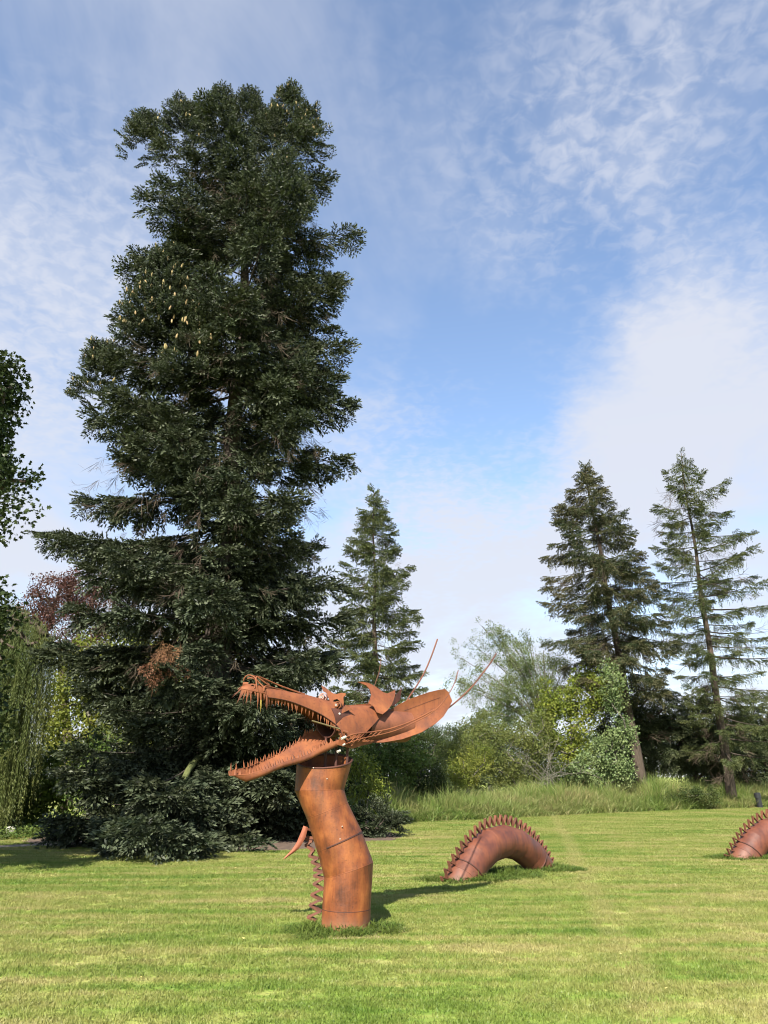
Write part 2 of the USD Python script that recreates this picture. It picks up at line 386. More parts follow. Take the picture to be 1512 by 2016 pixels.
DEAD_RED = leaf('dead_needles', (0.22, 0.105, 0.05), (0.3, 0.16, 0.08), (0.34, 0.2, 0.11), 0.1, 0.8)
CONE = leaf('cone_scales', (0.27, 0.2, 0.095), (0.37, 0.285, 0.14), (0.4, 0.3, 0.15), 0.0, 0.7, 1.0, 0.0, 0.25)
SPRUCE = leaf('spruce_needles', (0.088, 0.12, 0.044), (0.14, 0.168, 0.06), (0.19, 0.215, 0.08), 0.12, 0.5, 0.4)
SPRUCE_BROWN = leaf('spruce_needles_brownish', (0.072, 0.104, 0.044), (0.14, 0.136, 0.062), (0.185, 0.165, 0.085), 0.12, 0.5, 0.35)
YEW = leaf('yew_needles', (0.07, 0.096, 0.042), (0.118, 0.142, 0.06), (0.165, 0.19, 0.09), 0.12, 0.5, 0.5)
MAPLE = leaf('maple_leaves', (0.036, 0.06, 0.02), (0.06, 0.088, 0.026), (0.08, 0.11, 0.035), 0.22, 0.4)
WILLOW = leaf('willow_leaves', (0.105, 0.15, 0.042), (0.21, 0.25, 0.07), (0.29, 0.32, 0.11), 0.25, 0.5, 0.5)
BEECH = leaf('copper_leaves', (0.1125, 0.0504, 0.0420), (0.1950, 0.0980, 0.0770), (0.2400, 0.1260, 0.0980), 0.2, 0.5, 0.8)
LIME = leaf('yellow_green_leaves', (0.1950, 0.2560, 0.0385), (0.3000, 0.3280, 0.0605), (0.3300, 0.3520, 0.0660), 0.3, 0.5, 0.7)
BUSH = leaf('bush_leaves', (0.0963, 0.1658, 0.0338), (0.1750, 0.2535, 0.0546), (0.2275, 0.3120, 0.0715), 0.25, 0.5, 0.7)
BUSH_DARK = leaf('dark_bush_leaves', (0.055, 0.088, 0.026), (0.1, 0.14, 0.038), (0.12, 0.16, 0.045), 0.2, 0.5, 0.9)
BUSH_LIGHT = leaf('light_bush_leaves', (0.1920, 0.2625, 0.0350), (0.3200, 0.3762, 0.0600), (0.3840, 0.4200, 0.0700), 0.3, 0.5, 0.7)
BUSH_OLIVE = leaf('olive_bush_leaves', (0.1488, 0.1950, 0.0520), (0.2275, 0.2632, 0.0715), (0.2625, 0.2925, 0.0780), 0.25, 0.5, 0.6)
ASH = leaf('ash_leaves', (0.165, 0.235, 0.062), (0.245, 0.31, 0.09), (0.28, 0.33, 0.11), 0.35, 0.5, 0.8)
POPLAR = leaf('silvery_leaves', (0.1313, 0.2047, 0.0585), (0.2625, 0.3510, 0.1300), (0.4900, 0.6045, 0.2860), 0.2, 0.4, 0.9)
FAR = leaf('far_leaves', (0.0880, 0.1275, 0.0600), (0.1360, 0.1785, 0.0825), (0.1440, 0.1870, 0.0900), 0.2, 0.6, 0.25)
LAWN_BLADE, TALL_BLADE = grass('lawn_blades'), grass('tall_blades', True)
LUSH = leaf('lush_grass', (0.125, 0.215, 0.03), (0.185, 0.275, 0.05), (0.23, 0.31, 0.07), 0.3, 0.5, 1.5)
LEAF_LITTER = plain('fallen_yellow', (0.42, 0.36, 0.12), 0.7, 0, 0.3, 2)
BLACK = plain('black_plastic', (0.018, 0.019, 0.022), 0.35)
STONE = plain('pale_stone', (0.34, 0.33, 0.28), 0.85, 0, 0.3, 9)
nd, lk = {}, []
lawn_colour(nd, lk)
nd.update({'dk': ('mix', {'mix_type': 'multiply', 'fac': 1.0, 'color2': (0.72, 0.74, 0.7)}), 'n9': ('noise_texture', {'scale': 30.0, 'detail': 5.0}), 'bp': ('bump', {'strength': 0.8, 'distance': 0.03}), 'p': ('principled_bsdf', {'roughness': 0.85, 'specular_ior_level': 0.15})})
lk += [('lc.color', 'dk.color1'), ('dk.color', 'p.base_color'), ('g.position', 'n9.vector'), ('n9.fac', 'bp.height'), ('bp.normal', 'p.normal')]
LAWN = M('turf', nd, lk, 'p.BSDF')
SOIL = plain('needle_litter', (0.085, 0.055, 0.036), 0.95, 0, 0.45, 5)
PATH = plain('path_gravel', (0.17, 0.14, 0.11), 0.95, 0, 0.25, 14)
DIRT = plain('bare_dirt', (0.30, 0.22, 0.14), 0.95, 0, 0.3, 25)


# ------------------------------------------------------------------ prototypes
def quads_to(vs, fs, tips, p, d, w, ln, tip, up=None, rng=None):
    """one needle or leaf blade: a thin diamond"""
    d = d / max(np.linalg.norm(d), 1e-9)
    s = np.cross(d, [0, 0, 1.0] if up is None else up); l = np.linalg.norm(s)
    s = s / l if l > 1e-6 else np.array([1.0, 0, 0])
    k = len(vs)
    vs += [p, p + d * ln * 0.45 + s * w, p + d * ln, p + d * ln * 0.45 - s * w]
    fs += [(k, k + 1, k + 2), (k, k + 2, k + 3)]
    tips += [tip * 0.5, tip, tip, tip]


def spray(rng, length=0.6, pairs=6, needles=7, w=0.013, nl=0.075, flat=0.5, droop=0.15, width=0.5):
    """a conifer spray: an axis with side twigs, each twig a brush of needles. x forward, z up"""
    vs, fs, tips = [], [], []
    twigs = [(np.zeros(3), np.array([1.0, 0, -droop * 0.4]), length)]
    for i in range(pairs):
        t = 0.10 + 0.80 * i / pairs
        for sd in (-1, 1):
            a = rng.uniform(0.75, 1.05)
            l = length * width * (1 - t) ** 0.7 * rng.uniform(0.75, 1.15) + 0.05
            d = np.array([math.cos(a), sd * math.sin(a), rng.normal(0, 0.12) - droop])
            twigs.append((np.array([t * length, 0, -droop * t * length * 0.4]), d, l))
    for p, d, l in twigs:
        d = d / np.linalg.norm(d)
        m = max(3, int(needles * l / 0.2))
        side = np.cross(d, [0, 0, 1.0]); side /= np.linalg.norm(side); upv = np.cross(side, d)
        for j in range(m):
            t = (j + rng.uniform(0, 1)) / m
            ang = rng.uniform(0, 2 * PI)
            o = side * math.cos(ang) + upv * math.sin(ang) * flat + upv * 0.25
            nd_ = d * 0.85 + o * 0.75
            tp = max(0.0, (t - 0.35) / 0.65) * (0.6 + 0.4 * rng.random())
            quads_to(vs, fs, tips, p + d * l * t, nd_, w, nl * rng.uniform(0.8, 1.25), tp, up=o + rng.normal(0, 0.4, 3))
        quads_to(vs, fs, tips, p + d * l * 0.92, d, w * 1.1, nl, 1.0, up=upv)
    return np.array(vs), np.array(fs), np.array(tips)


def hanging(rng, length=0.6, needles=26, w=0.012, nl=0.07, spread=0.10):
    """a drooping twig curtain: x is down the strand"""
    vs, fs, tips = [], [], []
    for s in range(3):
        p0 = np.array([0, rng.normal(0, spread), rng.normal(0, spread * 0.6)]); l = length * rng.uniform(0.6, 1.0)
        for j in range(needles // 3):
            t = (j + rng.random()) / (needles // 3)
            o = rng.normal(0, 1, 3); o[0] = 0; o /= np.linalg.norm(o)
            quads_to(vs, fs, tips, p0 + np.array([l * t, 0.04 * math.sin(5 * t + s), 0]), np.array([1.0, 0, 0]) + o * 0.55, w, nl * rng.uniform(0.8, 1.3), 0.4 * t, up=rng.normal(0, 1, 3))
    return np.array(vs), np.array(fs), np.array(tips)


def dead_spray(rng, length=0.6):
    """bare twigs: thin forked slivers"""
    vs, fs, tips = [], [], []
    for i in range(9):
        d = np.array([1.0, rng.normal(0, 0.45), rng.normal(0, 0.3)]); l = length * rng.uniform(0.4, 1.0)
        p = np.array([rng.uniform(0, 0.35) * length, 0, 0])
        quads_to(vs, fs, tips, p, d, 0.006, l, 0.5, up=rng.normal(0, 1, 3))
        for q in range(3):
            quads_to(vs, fs, tips, p + d / np.linalg.norm(d) * l * rng.uniform(0.3, 0.8), d + rng.normal(0, 0.6, 3), 0.004, l * 0.4, 0.8, up=rng.normal(0, 1, 3))
    return np.array(vs), np.array(fs), np.array(tips)


def leaf_cluster(rng, radius=0.4, count=40, size=0.09, aspect=0.42, hang=0.3, lobed=False, twigs=0):
    """leaves round a twig end; x outwards"""
    vs, fs, tips = [], [], []
    for i in range(count):
        p = rng.normal(0, 1, 3); p /= np.linalg.norm(p); p *= radius * rng.random() ** 0.45
        d = p / radius * 0.6 + rng.normal(0, 0.6, 3); d[2] -= hang; d /= np.linalg.norm(d)
        up = rng.normal(0, 0.7, 3) + [0, 0, 1.0]
        s = np.cross(d, up); s /= np.linalg.norm(s); u = np.cross(s, d)
        L = size * rng.uniform(0.7, 1.3); w = L * aspect
        k = len(vs); tp = np.clip((np.linalg.norm(p) / radius - 0.5) * 2, 0, 1) * rng.random()
        if lobed:
            out = [(0, 0), (0.18, 0.52), (0.40, 0.30), (0.62, 0.62), (0.70, 0.24), (1.0, 0.0), (0.70, -0.24), (0.62, -0.62), (0.40, -0.30), (0.18, -0.52)]
            vs.append(p + d * L * 0.4 + u * L * 0.05); tips.append(tp)
            for a, b in out:
                vs.append(p + d * L * a + s * L * b * 0.9 - u * L * abs(b) * 0.25); tips.append(tp)
            fs += [(k, k + 1 + j, k + 1 + (j + 1) % 10) for j in range(10)]
        else:
            vs += [p, p + d * L * 0.5 + s * w - u * w * 0.3, p + d * L, p + d * L * 0.5 - s * w - u * w * 0.3]; tips += [tp] * 4
            fs += [(k, k + 1, k + 2), (k, k + 2, k + 3)]
    return np.array(vs), np.array(fs), np.array(tips)


def strand(rng, length=2.0, count=46, size=0.10):
    """a willow strand hanging along -z"""
    vs, fs, tips = [], [], []
    ph = rng.uniform(0, 6)
    for s in range(2):
        oy = rng.normal(0, 0.07, 2)
        for i in range(count):
            t = rng.random()
            p = np.array([oy[0] + 0.05 * math.sin(ph + 3 * t), oy[1] + 0.05 * math.cos(ph + 2 * t), -length * t])
            d = np.array([rng.normal(0, 0.45), rng.normal(0, 0.45), -1.0])
            quads_to(vs, fs, tips, p, d, 0.011, size * rng.uniform(0.7, 1.3), rng.random() * 0.7, up=rng.normal(0, 1, 3))
        k = len(vs); w = 0.004
        vs += [np.array([oy[0] - w, oy[1], 0]), np.array([oy[0] + w, oy[1], 0]), np.array([oy[0], oy[1], -length])]; fs += [(k, k + 1, k + 2)]; tips += [0.2] * 3
    return np.array(vs), np.array(fs), np.array(tips)


def turf_patch(rng, size=0.32, count=270, h=0.036, w=0.004, lean=0.5):
    vs, fs, tips = [], [], []
    for i in range(count):
        p = np.array([rng.uniform(-size, size) / 2, rng.uniform(-size, size) / 2, -0.005])
        a = rng.uniform(0, 2 * PI); s = np.array([math.cos(a), math.sin(a), 0]) * w * rng.uniform(0.6, 1.3)
        l = rng.normal(0, lean, 2); hh = h * rng.uniform(0.5, 1.3)
        m = p + np.array([l[0] * 0.35, l[1] * 0.35, 0.6]) * hh; t = p + np.array([l[0], l[1], 1 - 0.25 * np.hypot(*l)]) * hh
        k = len(vs); vs += [p - s, p + s, m + s * 0.7, m - s * 0.7, t]; tips += [0, 0, 0.5, 0.5, 1]
        fs += [(k, k + 1, k + 2), (k, k + 2, k + 3), (k + 3, k + 2, k + 4)]
    return np.array(vs), np.array(fs), np.array(tips)


rng = np.random.default_rng(7)
P_FIR = [spray(rng, 0.62, 6, 6, 0.019, 0.105, 0.55, 0.18, 0.55) for _ in range(6)]
P_SPRUCE = [spray(rng, 0.72, 6, 5, 0.022, 0.12, 0.6, 0.35, 0.42) for _ in range(4)]
P_HANG = [hanging(rng, 1.0, 30, 0.021, 0.13, 0.13) for _ in range(4)]
P_DEAD = [dead_spray(rng) for _ in range(3)]
P_MAPLE = [leaf_cluster(rng, 0.42, 46, 0.115, 0.5, 0.35, True) for _ in range(4)]
P_LEAF = [leaf_cluster(rng, 0.36, 46, 0.105, 0.40, 0.25) for _ in range(4)]
P_SMALL = [leaf_cluster(rng, 0.34, 60, 0.075, 0.42, 0.15) for _ in range(4)]
P_LONG = [leaf_cluster(rng, 0.40, 44, 0.17, 0.17, 0.45) for _ in range(4)]
P_STRAND = [strand(rng) for _ in range(4)]
P_TURF = [turf_patch(rng) for _ in range(6)]
P_TALL = [turf_patch(rng, 0.60, 90, 0.95, 0.013, 0.55) for _ in range(5)]
P_LUSH = [turf_patch(rng, 0.22, 70, 0.13, 0.006, 0.7) for _ in range(4)]


# ------------------------------------------------------------------ ground
def sheet(poly, z, size=None):
    from shapely.geometry import Polygon
    v, f = trimesh.creation.triangulate_polygon(Polygon(poly), engine='earcut')
    v = np.c_[v, np.full(len(v), z)]
    return v, f


R0 = 3000.0
top('lawn', (np.array([[-R0, -R0, 0], [R0, -R0, 0], [R0, R0, 0], [-R0, R0, 0]]), np.array([[0, 1, 2], [0, 2, 3]])), LAWN, 'mown green lawn with dry streaks under the sculptures', kind='structure')

FIRX, FIRY = -4.9, 23.0


def blob(cx, cy, rx, ry, m, seed, amp=0.12):
    a = np.linspace(0, 2 * PI, m, endpoint=False)
    nz = meshkit.fbm(np.c_[np.cos(a) * 2 + seed, np.sin(a) * 2, np.zeros(m)], 3, seed) - 0.5
    return [(cx + rx * math.cos(t) * (1 + amp * 2 * q), cy + ry * math.sin(t) * (1 + amp * 2 * q)) for t, q in zip(a, nz)]


litter_poly = blob(FIRX + 0.2, FIRY + 0.6, 5.3, 4.6, 40, 3)
top('needle_litter', sheet(litter_poly, 0.004), SOIL, 'brown bare soil and needle litter beneath the giant dark fir', kind='structure')
pa = [ground(-260, 1690), ground(0, 1667.5), ground(165, 1659.5), ground(330, 1652)]
pw = [0.55, 0.55, 0.5, 0.45]
path_poly = [(p[0], p[1] - w) for p, w in zip(pa, pw)] + [(p[0], p[1] + w) for p, w in zip(pa[::-1], pw[::-1])]
top('path', sheet(path_poly, 0.008), PATH, 'narrow brown earth path beyond the shaded lawn at left', kind='structure')

from shapely.geometry import Polygon, Point
from shapely import contains_xy
LIT, PTH = Polygon(litter_poly), Polygon(path_poly)
# the edge of the mown lawn: tall grass beyond this line
EDGE = np.array([[0.0, 30.5], [4.0, 33.0], [9.0, 37.5], [15.0, 42.0], [24.0, 47.5], [40.0, 56.0]])
edge_y = lambda x: np.interp(x, EDGE[:, 0], EDGE[:, 1])

rng = np.random.default_rng(11)
pts = []
for y0, y1, st in ((5.2, 13, 0.215), (13, 24, 0.29), (24, 50, 0.42)):
    for y in np.arange(y0, y1, st):
        hw = 0.53 * y + 1.0
        xs = np.arange(-hw, hw, st)
        pts.append(np.c_[xs + rng.uniform(-0.5, 0.5, len(xs)) * st, y + rng.uniform(-0.5, 0.5, len(xs)) * st, np.full(len(xs), st / 0.215)])
pts = np.vstack(pts)
ok = ~contains_xy(LIT, pts[:, 0], pts[:, 1]) & ~contains_xy(PTH, pts[:, 0], pts[:, 1]) & ~((pts[:, 0] > -1) & (pts[:, 1] > edge_y(pts[:, 0]) + 0.8)) & ~((pts[:, 0] < -2) & (pts[:, 1] > 27))
pts = pts[ok]
N = len(pts)
az = rng.uniform(0, 2 * PI, N)
hs = 0.75 + 0.5 * meshkit.fbm(np.c_[pts[:, :2] * 1.1, np.zeros(N)], 3, 5)
instancer('/World/lawn_grass', P_TURF, LAWN_BLADE, np.c_[pts[:, :2], np.zeros(N)], frames(np.c_[np.cos(az), np.sin(az), np.zeros(N)], np.tile([0, 0, 1.0], (N, 1))),
          np.c_[pts[:, 2], pts[:, 2], hs * (0.75 + 0.25 * pts[:, 2])], rng.integers(0, 6, N), kind='stuff', label='short mown grass blades of the lawn', cat='grass')

# tall meadow grass beyond the lawn
mp = []
for x in np.arange(-1.5, 36, 0.36):
    for dpt in np.arange(0, 7.5, 0.42):
        mp.append((x + rng.uniform(-.2, .2), edge_y(x) + dpt + rng.uniform(-.2, .2), dpt))
mp = np.array(mp); N = len(mp); az = rng.uniform(0, 2 * PI, N)
hs = rng.uniform(0.7, 1.25, N) * (0.25 + 1.4 * meshkit.fbm(np.c_[mp[:, :2] * 0.55, np.zeros(N)], 3, 9)) * np.clip(0.45 + mp[:, 2] * 0.45, 0.45, 1.15)
instancer('/World/tall_grass', P_TALL, TALL_BLADE, np.c_[mp[:, :2], np.zeros(N)], frames(np.c_[np.cos(az), np.sin(az), np.zeros(N)], np.tile([0, 0, 1.0], (N, 1))),
          np.c_[np.ones(N), np.ones(N), hs], rng.integers(0, 5, N), kind='stuff', label='tall unmown meadow grass along the far edge of the lawn', cat='grass')


# ------------------------------------------------------------------ conifers
def conifer(T, rng, base, H, trunk_r, Rf, z0, dz, per, foliage, bark_mat, slope, curve, protos, s_spray, side_w, step, start=0.22, hang=0.0, lean=(0, 0), bare=0.0, sag=0.0, trunk_end=1.0, bag=None, hbag=None, side_step=None, roll=0.35, bw=0.012, under=0.0, lrand=(0.80, 1.08)):
    """trunk, branches in loose whorls whose reach follows Rf(z, azimuth), sprays along them"""
    base = np.array(base, float)
    axis = lambda z: base + np.array([lean[0] * z / H, lean[1] * z / H, z])
    tp = [axis(z) + np.array([0.06 * math.sin(z * 0.9), 0.06 * math.cos(z * 0.7), 0]) * min(1, z / 3) for z in np.linspace(-0.1, H * trunk_end, 14)]
    tr = [trunk_r * (1 - 0.93 * (z / H)) * (1.35 if k == 0 else 1.0) for k, z in enumerate(np.linspace(0, H * trunk_end, 14))]
    part(T, 'trunk', tube(tp, tr, 10), bark_mat, True)
    bag = bag or Bag(); hbag = hbag or Bag()
    side_step = side_step or step
    z = z0; ph = rng.uniform(0, 6); nb = 0
    while z < H * 0.985:
        pz = per(z) if callable(per) else per
        for b in range(pz):
            az = ph + 2 * PI * b / pz + rng.normal(0, 0.25)
            zb = z + rng.uniform(-0.5, 0.5) * dz
            q = zb / H
            sl, cu = slope(q) + rng.normal(0, 0.06), curve(q)
            L = Rf(zb, az)
            L = Rf(zb + L * (sl + cu), az) * rng.uniform(*lrand)
            if L < 0.12: continue
            dirh = np.array([math.cos(az), math.sin(az), 0]); perp = np.array([-dirh[1], dirh[0], 0])
            wob = rng.normal(0, 0.05)
            curvef = lambda s: axis(zb) + dirh * L * s + perp * L * wob * s * s + np.array([0, 0, L * (sl * s + cu * s * s)])
            ss = np.linspace(0, 1, 6)
            part(T, 'branch', tube([curvef(s) for s in ss], np.maximum(0.004, (bw + 0.009 * L) * (1 - 0.9 * ss)), 5, False), BARK_FIR, True); nb += 1
            if rng.random() < bare: continue
            s = start * rng.uniform(0.6, 1.3); sd = 1
            st = side_step / max(L, 0.3)
            while s < 1.0:
                p = curvef(s); tang = curvef(min(s + 0.05, 1.05)) - curvef(s); tang /= np.linalg.norm(tang)
                ls = (L * side_w * (1 - s) ** 0.75 * min(1, 0.35 + 1.6 * s) + 0.10) * rng.uniform(0.7, 1.2)
                a = rng.uniform(0.75, 1.1)
                d = tang * math.cos(a) + perp * sd * math.sin(a) + np.array([0, 0, -sag + rng.normal(0, 0.07)]); d /= np.linalg.norm(d)
                m = max(1, int(ls / step))
                for j in range(m):
                    pj = p + d * (j + 0.3) * ls / m + np.array([0, 0, -0.10 * sag * (j * ls / m) ** 2])
                    dj = d + tang * 0.35 + rng.normal(0, 0.16, 3)
                    bag.add(pj, dj, s_spray * rng.uniform(0.75, 1.2), rng.integers(len(protos)), rng.normal(0, roll))
                    if under and rng.random() < under:
                        bag.add(pj - [0, 0, 0.10], dj + np.array([0, 0, -rng.uniform(0.4, 1.6)]), s_spray * rng.uniform(0.7, 1.15), rng.integers(len(protos)), rng.normal(0, 0.8))
                    if hang and rng.random() < hang:
                        hbag.add(pj, np.array([rng.normal(0, .12), rng.normal(0, .12), -1.0]), rng.uniform(0.6, 1.3) * s_spray, rng.integers(len(P_HANG)), rng.uniform(0, 6), (1, 0, 0))
                sd = -sd; s += st * rng.uniform(0.35, 0.7)
            for k in range(3):
                tang = curvef(1.0) - curvef(0.93)
                bag.add(curvef(rng.uniform(0.86, 1.0)), tang + rng.normal(0, 0.03, 3), s_spray * rng.uniform(0.8, 1.1), rng.integers(len(protos)), rng.normal(0, roll))
        ph += 2.399; z += dz * rng.uniform(0.8, 1.2)
    # leading shoot
    for k in range(10):
        t = rng.uniform(0.94, 1.0)
        a = rng.uniform(0, 6.28)
        bag.add(axis(H * t), np.array([math.cos(a) * 0.5, math.sin(a) * 0.5, 1.0]), s_spray * 0.9, rng.integers(len(protos)), 0)
    return bag, hbag


def upright(bag, rng, p0, p1, r, nproto, s, count, upw=0.6):
    """a small upright leader: sprays round an axis, widest at its foot"""
    p0, p1 = np.array(p0, float), np.array(p1, float); ax = p1 - p0; l = np.linalg.norm(ax)
    for k in range(count):
        t = rng.random() ** 1.15; a = rng.uniform(0, 2 * PI)
        o = np.array([math.cos(a), math.sin(a), 0]); rr = r * (1 - t) ** 0.8
        q = rr * rng.random() ** 0.5
        bag.add(p0 + ax * t + o * q, o * (1.0 - 0.4 * t) + np.array([0, 0, upw]), s * rng.uniform(0.75, 1.15), rng.integers(nproto), rng.normal(0, 0.4))
    tips = [np.array(p_) + np.array(d_) / np.linalg.norm(d_) * 0.50 * s_ for p_, d_, s_ in zip(bag.p[-count:], bag.d[-count:], bag.s[-count:])]
    for k in range(4):
        bag.add(p0 + ax * (0.8 + 0.05 * k), ax / l + rng.normal(0, 0.12, 3), s * 0.9, rng.integers(nproto), 0)
    return tips


# -- the giant fir
rng = np.random.default_rng(21)
T = Thing('fir_tree', 'giant dark fir with broad flat top, towering behind the dragon head', 'tree', (FIRX, FIRY, 0))
sil = [(1700, 185, 480), (1640, 165, 640), (1600, 170, 690), (1500, 180, 705), (1400, 235, 715), (1320, 130, 690), (1250, 110, 690), (1200, 130, 680), (1130, 150, 678), (1090, 95, 672), (1030, 115, 668), (980, 150, 690), (950, 105, 680),
       (900, 170, 692), (850, 185, 680), (800, 160, 705), (750, 165, 712), (700, 190, 700), (650, 225, 705), (600, 240, 690), (550, 252, 690), (500, 262, 690), (460, 280, 705), (420, 285, 660), (380, 280, 650), (330, 268, 638), (280, 262, 636), (240, 275, 630), (215, 300, 620), (195, 340, 600)]
zs, rl, rr = [], [], []
for y, a, b in sil:
    A, B = at(a, y, FIRY), at(b, y, FIRY)
    zs.append(A[2]); rl.append(FIRX - A[0] - 0.45); rr.append(B[0] - FIRX - 0.38)
zs, rl, rr = map(np.array, (zs, rl, rr))


def fir_R(z, az):
    c = math.cos(az); l, r = np.interp(z, zs, rl), np.interp(z, zs, rr)
    side = r if c > 0 else l
    if z > HF + 0.1: return 0.0
    front = 0.5 * (l + r) * np.interp(z, [HF - 6, HF - 1], [1.0, 0.62])
    if z < 3.4 and math.sin(az) < 0: front = max(front, np.interp(z, [0, 1.2, 3.4], [6.4 if c < 0.25 else 3.6, 6.2 if c < 0.25 else 3.8, front]))
    w = abs(c) ** 1.3
    return side * w + front * (1 - w)


HF = float(at(440, 225, FIRY - 1.7)[2])
bag, hb = conifer(T, rng, (FIRX, FIRY, 0), HF, 0.52, fir_R, 0.5, 0.66, lambda z: 9 if z < 4.5 else 6 if z < 9 else 5, FIR, BARK_FIR,
                  lambda q: -0.10 - 0.30 * (1 - q) ** 1.5 + 0.20 * max(0, q - 0.75) / 0.25, lambda q: 0.14 + 0.12 * (1 - q), P_FIR, 1.15, 0.40, 0.34, 0.16, hang=0.0, trunk_end=0.93, sag=0.14, side_step=0.40, under=1.0, lrand=(0.62, 1.12))
ctips = []
for (px, py, Y, l, r, c) in ((285, 236, 22.6, 1.6, 0.7, 90), (362, 205, 22.4, 2.0, 0.75, 90), (438, 188, 22.8, 2.2, 0.75, 110), (490, 194, 23.2, 2.0, 0.7, 100), (572, 187, 22.8, 2.6, 0.95, 150), (612, 225, 22.6, 1.8, 0.6, 80), (400, 215, 23.6, 1.6, .8, 80), (530, 230, 23.4, 1.6, .9, 80),
                             (330, 508, 20.9, 3.4, 1.25, 330), (205, 690, 21.6, 2.0, 0.8, 110), (560, 318, 20.8, 2.0, 0.8, 110), (390, 640, 20.6, 2.0, 0.9, 120)):
    p = at(px, py, Y); tp_ = upright(bag, rng, p - [0, 0, l], p, r, len(P_FIR), 0.85, c)
    if px in (330, 205, 390, 572, 612, 362, 560): ctips += [x for x in tp_ if x[1] < Y + 0.1 and rng.random() < {330: 0.55, 390: 0.3, 205: 0.3, 572: 0.42, 612: 0.35, 362: 0.3, 560: 0.06}[px]]
# open gaps between the boughs
P_ = np.array(bag.p); rad_ = np.hypot(P_[:, 0] - FIRX, P_[:, 1] - FIRY); lim_ = np.array([fir_R(min(p[2], HF), math.atan2(p[1] - FIRY, p[0] - FIRX)) for p in P_])
keep = (meshkit.fbm(P_ * [0.75, 0.75, 1.25], 3, 17) > 0.44 - 0.2 * (P_[:, 2] < 2.2)) | ((rad_ > 0.50 * lim_) & (np.abs(P_[:, 0] - FIRX) > 0.42 * lim_)) | (P_[:, 2] > HF - 3.5)
for q in ('p', 'd', 'u', 's', 'k', 'r'): setattr(bag, q, [x for x, k_ in zip(getattr(bag, q), keep) if k_])
bag.emit(T, 'foliage', P_FIR, FIR)
# upright pale cones on some of the leaders
cv, cf = tube([(0, 0, 0), (0.03, 0, 0), (0.10, 0, 0), (0.17, 0, 0), (0.20, 0, 0)], [0.018, 0.034, 0.038, 0.026, 0.008], 7)
cb = Bag()
for p in ctips:
    cb.add(p, np.array([rng.normal(0, .22), rng.normal(0, .22), 1.0]), rng.uniform(0.6, 1.05), 0, 0, (1, 0, 0))
cb.emit(T, 'cones', [(cv, cf, np.zeros(len(cv)))], CONE)
db = Bag()
for k in range(620):          # bare dead twigs inside and below the branches
    z = rng.uniform(3, HF * 0.95); az = rng.uniform(0, 2 * PI); q = fir_R(z, az) * rng.uniform(0.35, 0.85)
    db.add(np.array([FIRX + q * math.cos(az), FIRY + q * math.sin(az), z]), np.array([math.cos(az) * .5, math.sin(az) * .5, -0.6 + rng.normal(0, .3)]), rng.uniform(0.7, 1.4), rng.integers(3), rng.uniform(0, 6))
db.emit(T, 'dead_twigs', P_DEAD, DEAD)
rb = Bag()
for k in range(40):
    p = at(326 + rng.normal(0, 17) - 0.35 * k, 1268 + 1.7 * k + rng.normal(0, 12), 19.5 + rng.normal(0, 0.4))
    rb.add(p, np.array([rng.normal(0, .35), -0.25, -1.0]), rng.uniform(0.45, 0.8), rng.integers(8), rng.uniform(0, 6))
rb.emit(T, 'withered_spray', P_FIR[:5] + P_DEAD, DEAD_RED, label='withered rust brown hanging spray of dead needles')
st = spline([at(462, 1560, 23.6), at(478, 1600, 23.4), at(497, 1632, 23.1), at(512, 1652, 22.9)], 8)
part(T, 'root_limb', tube(st, [0.16, 0.2, 0.22, 0.25, 0.27, 0.3, 0.36, 0.42], 10), BARK_PALE, True, label='pale sunlit limb leaning into the soil')
st = spline([at(400, 1480, 22.6), at(372, 1515, 20.6), at(361, 1545, 19.7), at(363, 1566, 19.4), at(367, 1590, 19.3)], 16)
sv, sf_ = tube(st, np.interp(np.linspace(0, 1, 16), [0, .3, .55, .8, 1], [0.10, 0.08, 0.09, 0.13, 0.07]), 10)
sv = sv + 0.09 * (meshkit.fbm(sv * 7, 3, 3)[:, None] - 0.5) * np.array([1, 1, 0.6])
part(T, 'branch_stub', (sv, sf_), BARK_MOSS, True, label='mossy yellow green broken stub')


# ------------------------------------------------------------------ the dragon
NECKY = 9.6
YAW = math.radians(38)
HF_, HN_, HU_ = np.array([-math.cos(YAW), -math.sin(YAW), 0]), np.array([math.sin(YAW), -math.cos(YAW), 0]), np.array([0, 0, 1.0])
C0 = at(645, 1430, NECKY)


def hp(px, py, off=0.0):
    """point of the head's middle plane, moved off metres to the near side, seen at the pixel"""
    d = view_dir(px, py); o = np.array([0, 0, EYE])
    t = ((C0 + HN_ * off - o) @ HN_) / (d @ HN_)
    return o + d * t


base_d = ground(681, 1832)
D = Thing('dragon_sculpture', 'rusty steel dragon neck and open-jawed head rising from the lawn', 'sculpture', (base_d[0], NECKY, 0))

# neck: mitred drums. each ring: left and right outline pixel, sag of the seam towards the viewer handled by its tilt
rings = [((632, 1846), (728, 1846)), ((635, 1788), (729, 1788.5)), ((639, 1727), (734, 1697)), ((625, 1676), (712, 1637)), ((605, 1612), (684, 1580)), ((581, 1556), (677, 1554)), ((585, 1500), (693, 1497))]


def ring_frame(a, b):
    A, B = at(*a, NECKY), at(*b, NECKY); return (A + B) / 2, (B - A) / 2


def ring(c, h, k=40, grow=0.0, tilt=0.0):
    """circle of the drum cut by the mitre: long axis h in the picture plane, the other axis horizontal in depth"""
    r = 0.272 if np.linalg.norm(h) > 0.2 else np.linalg.norm(h)
    a = np.linspace(0, 2 * PI, k + 1)
    hd = h * (1 + grow / np.linalg.norm(h))
    return c + np.cos(a)[:, None] * hd + np.sin(a)[:, None] * np.array([0, -1.0, -tilt]) * (r + grow)


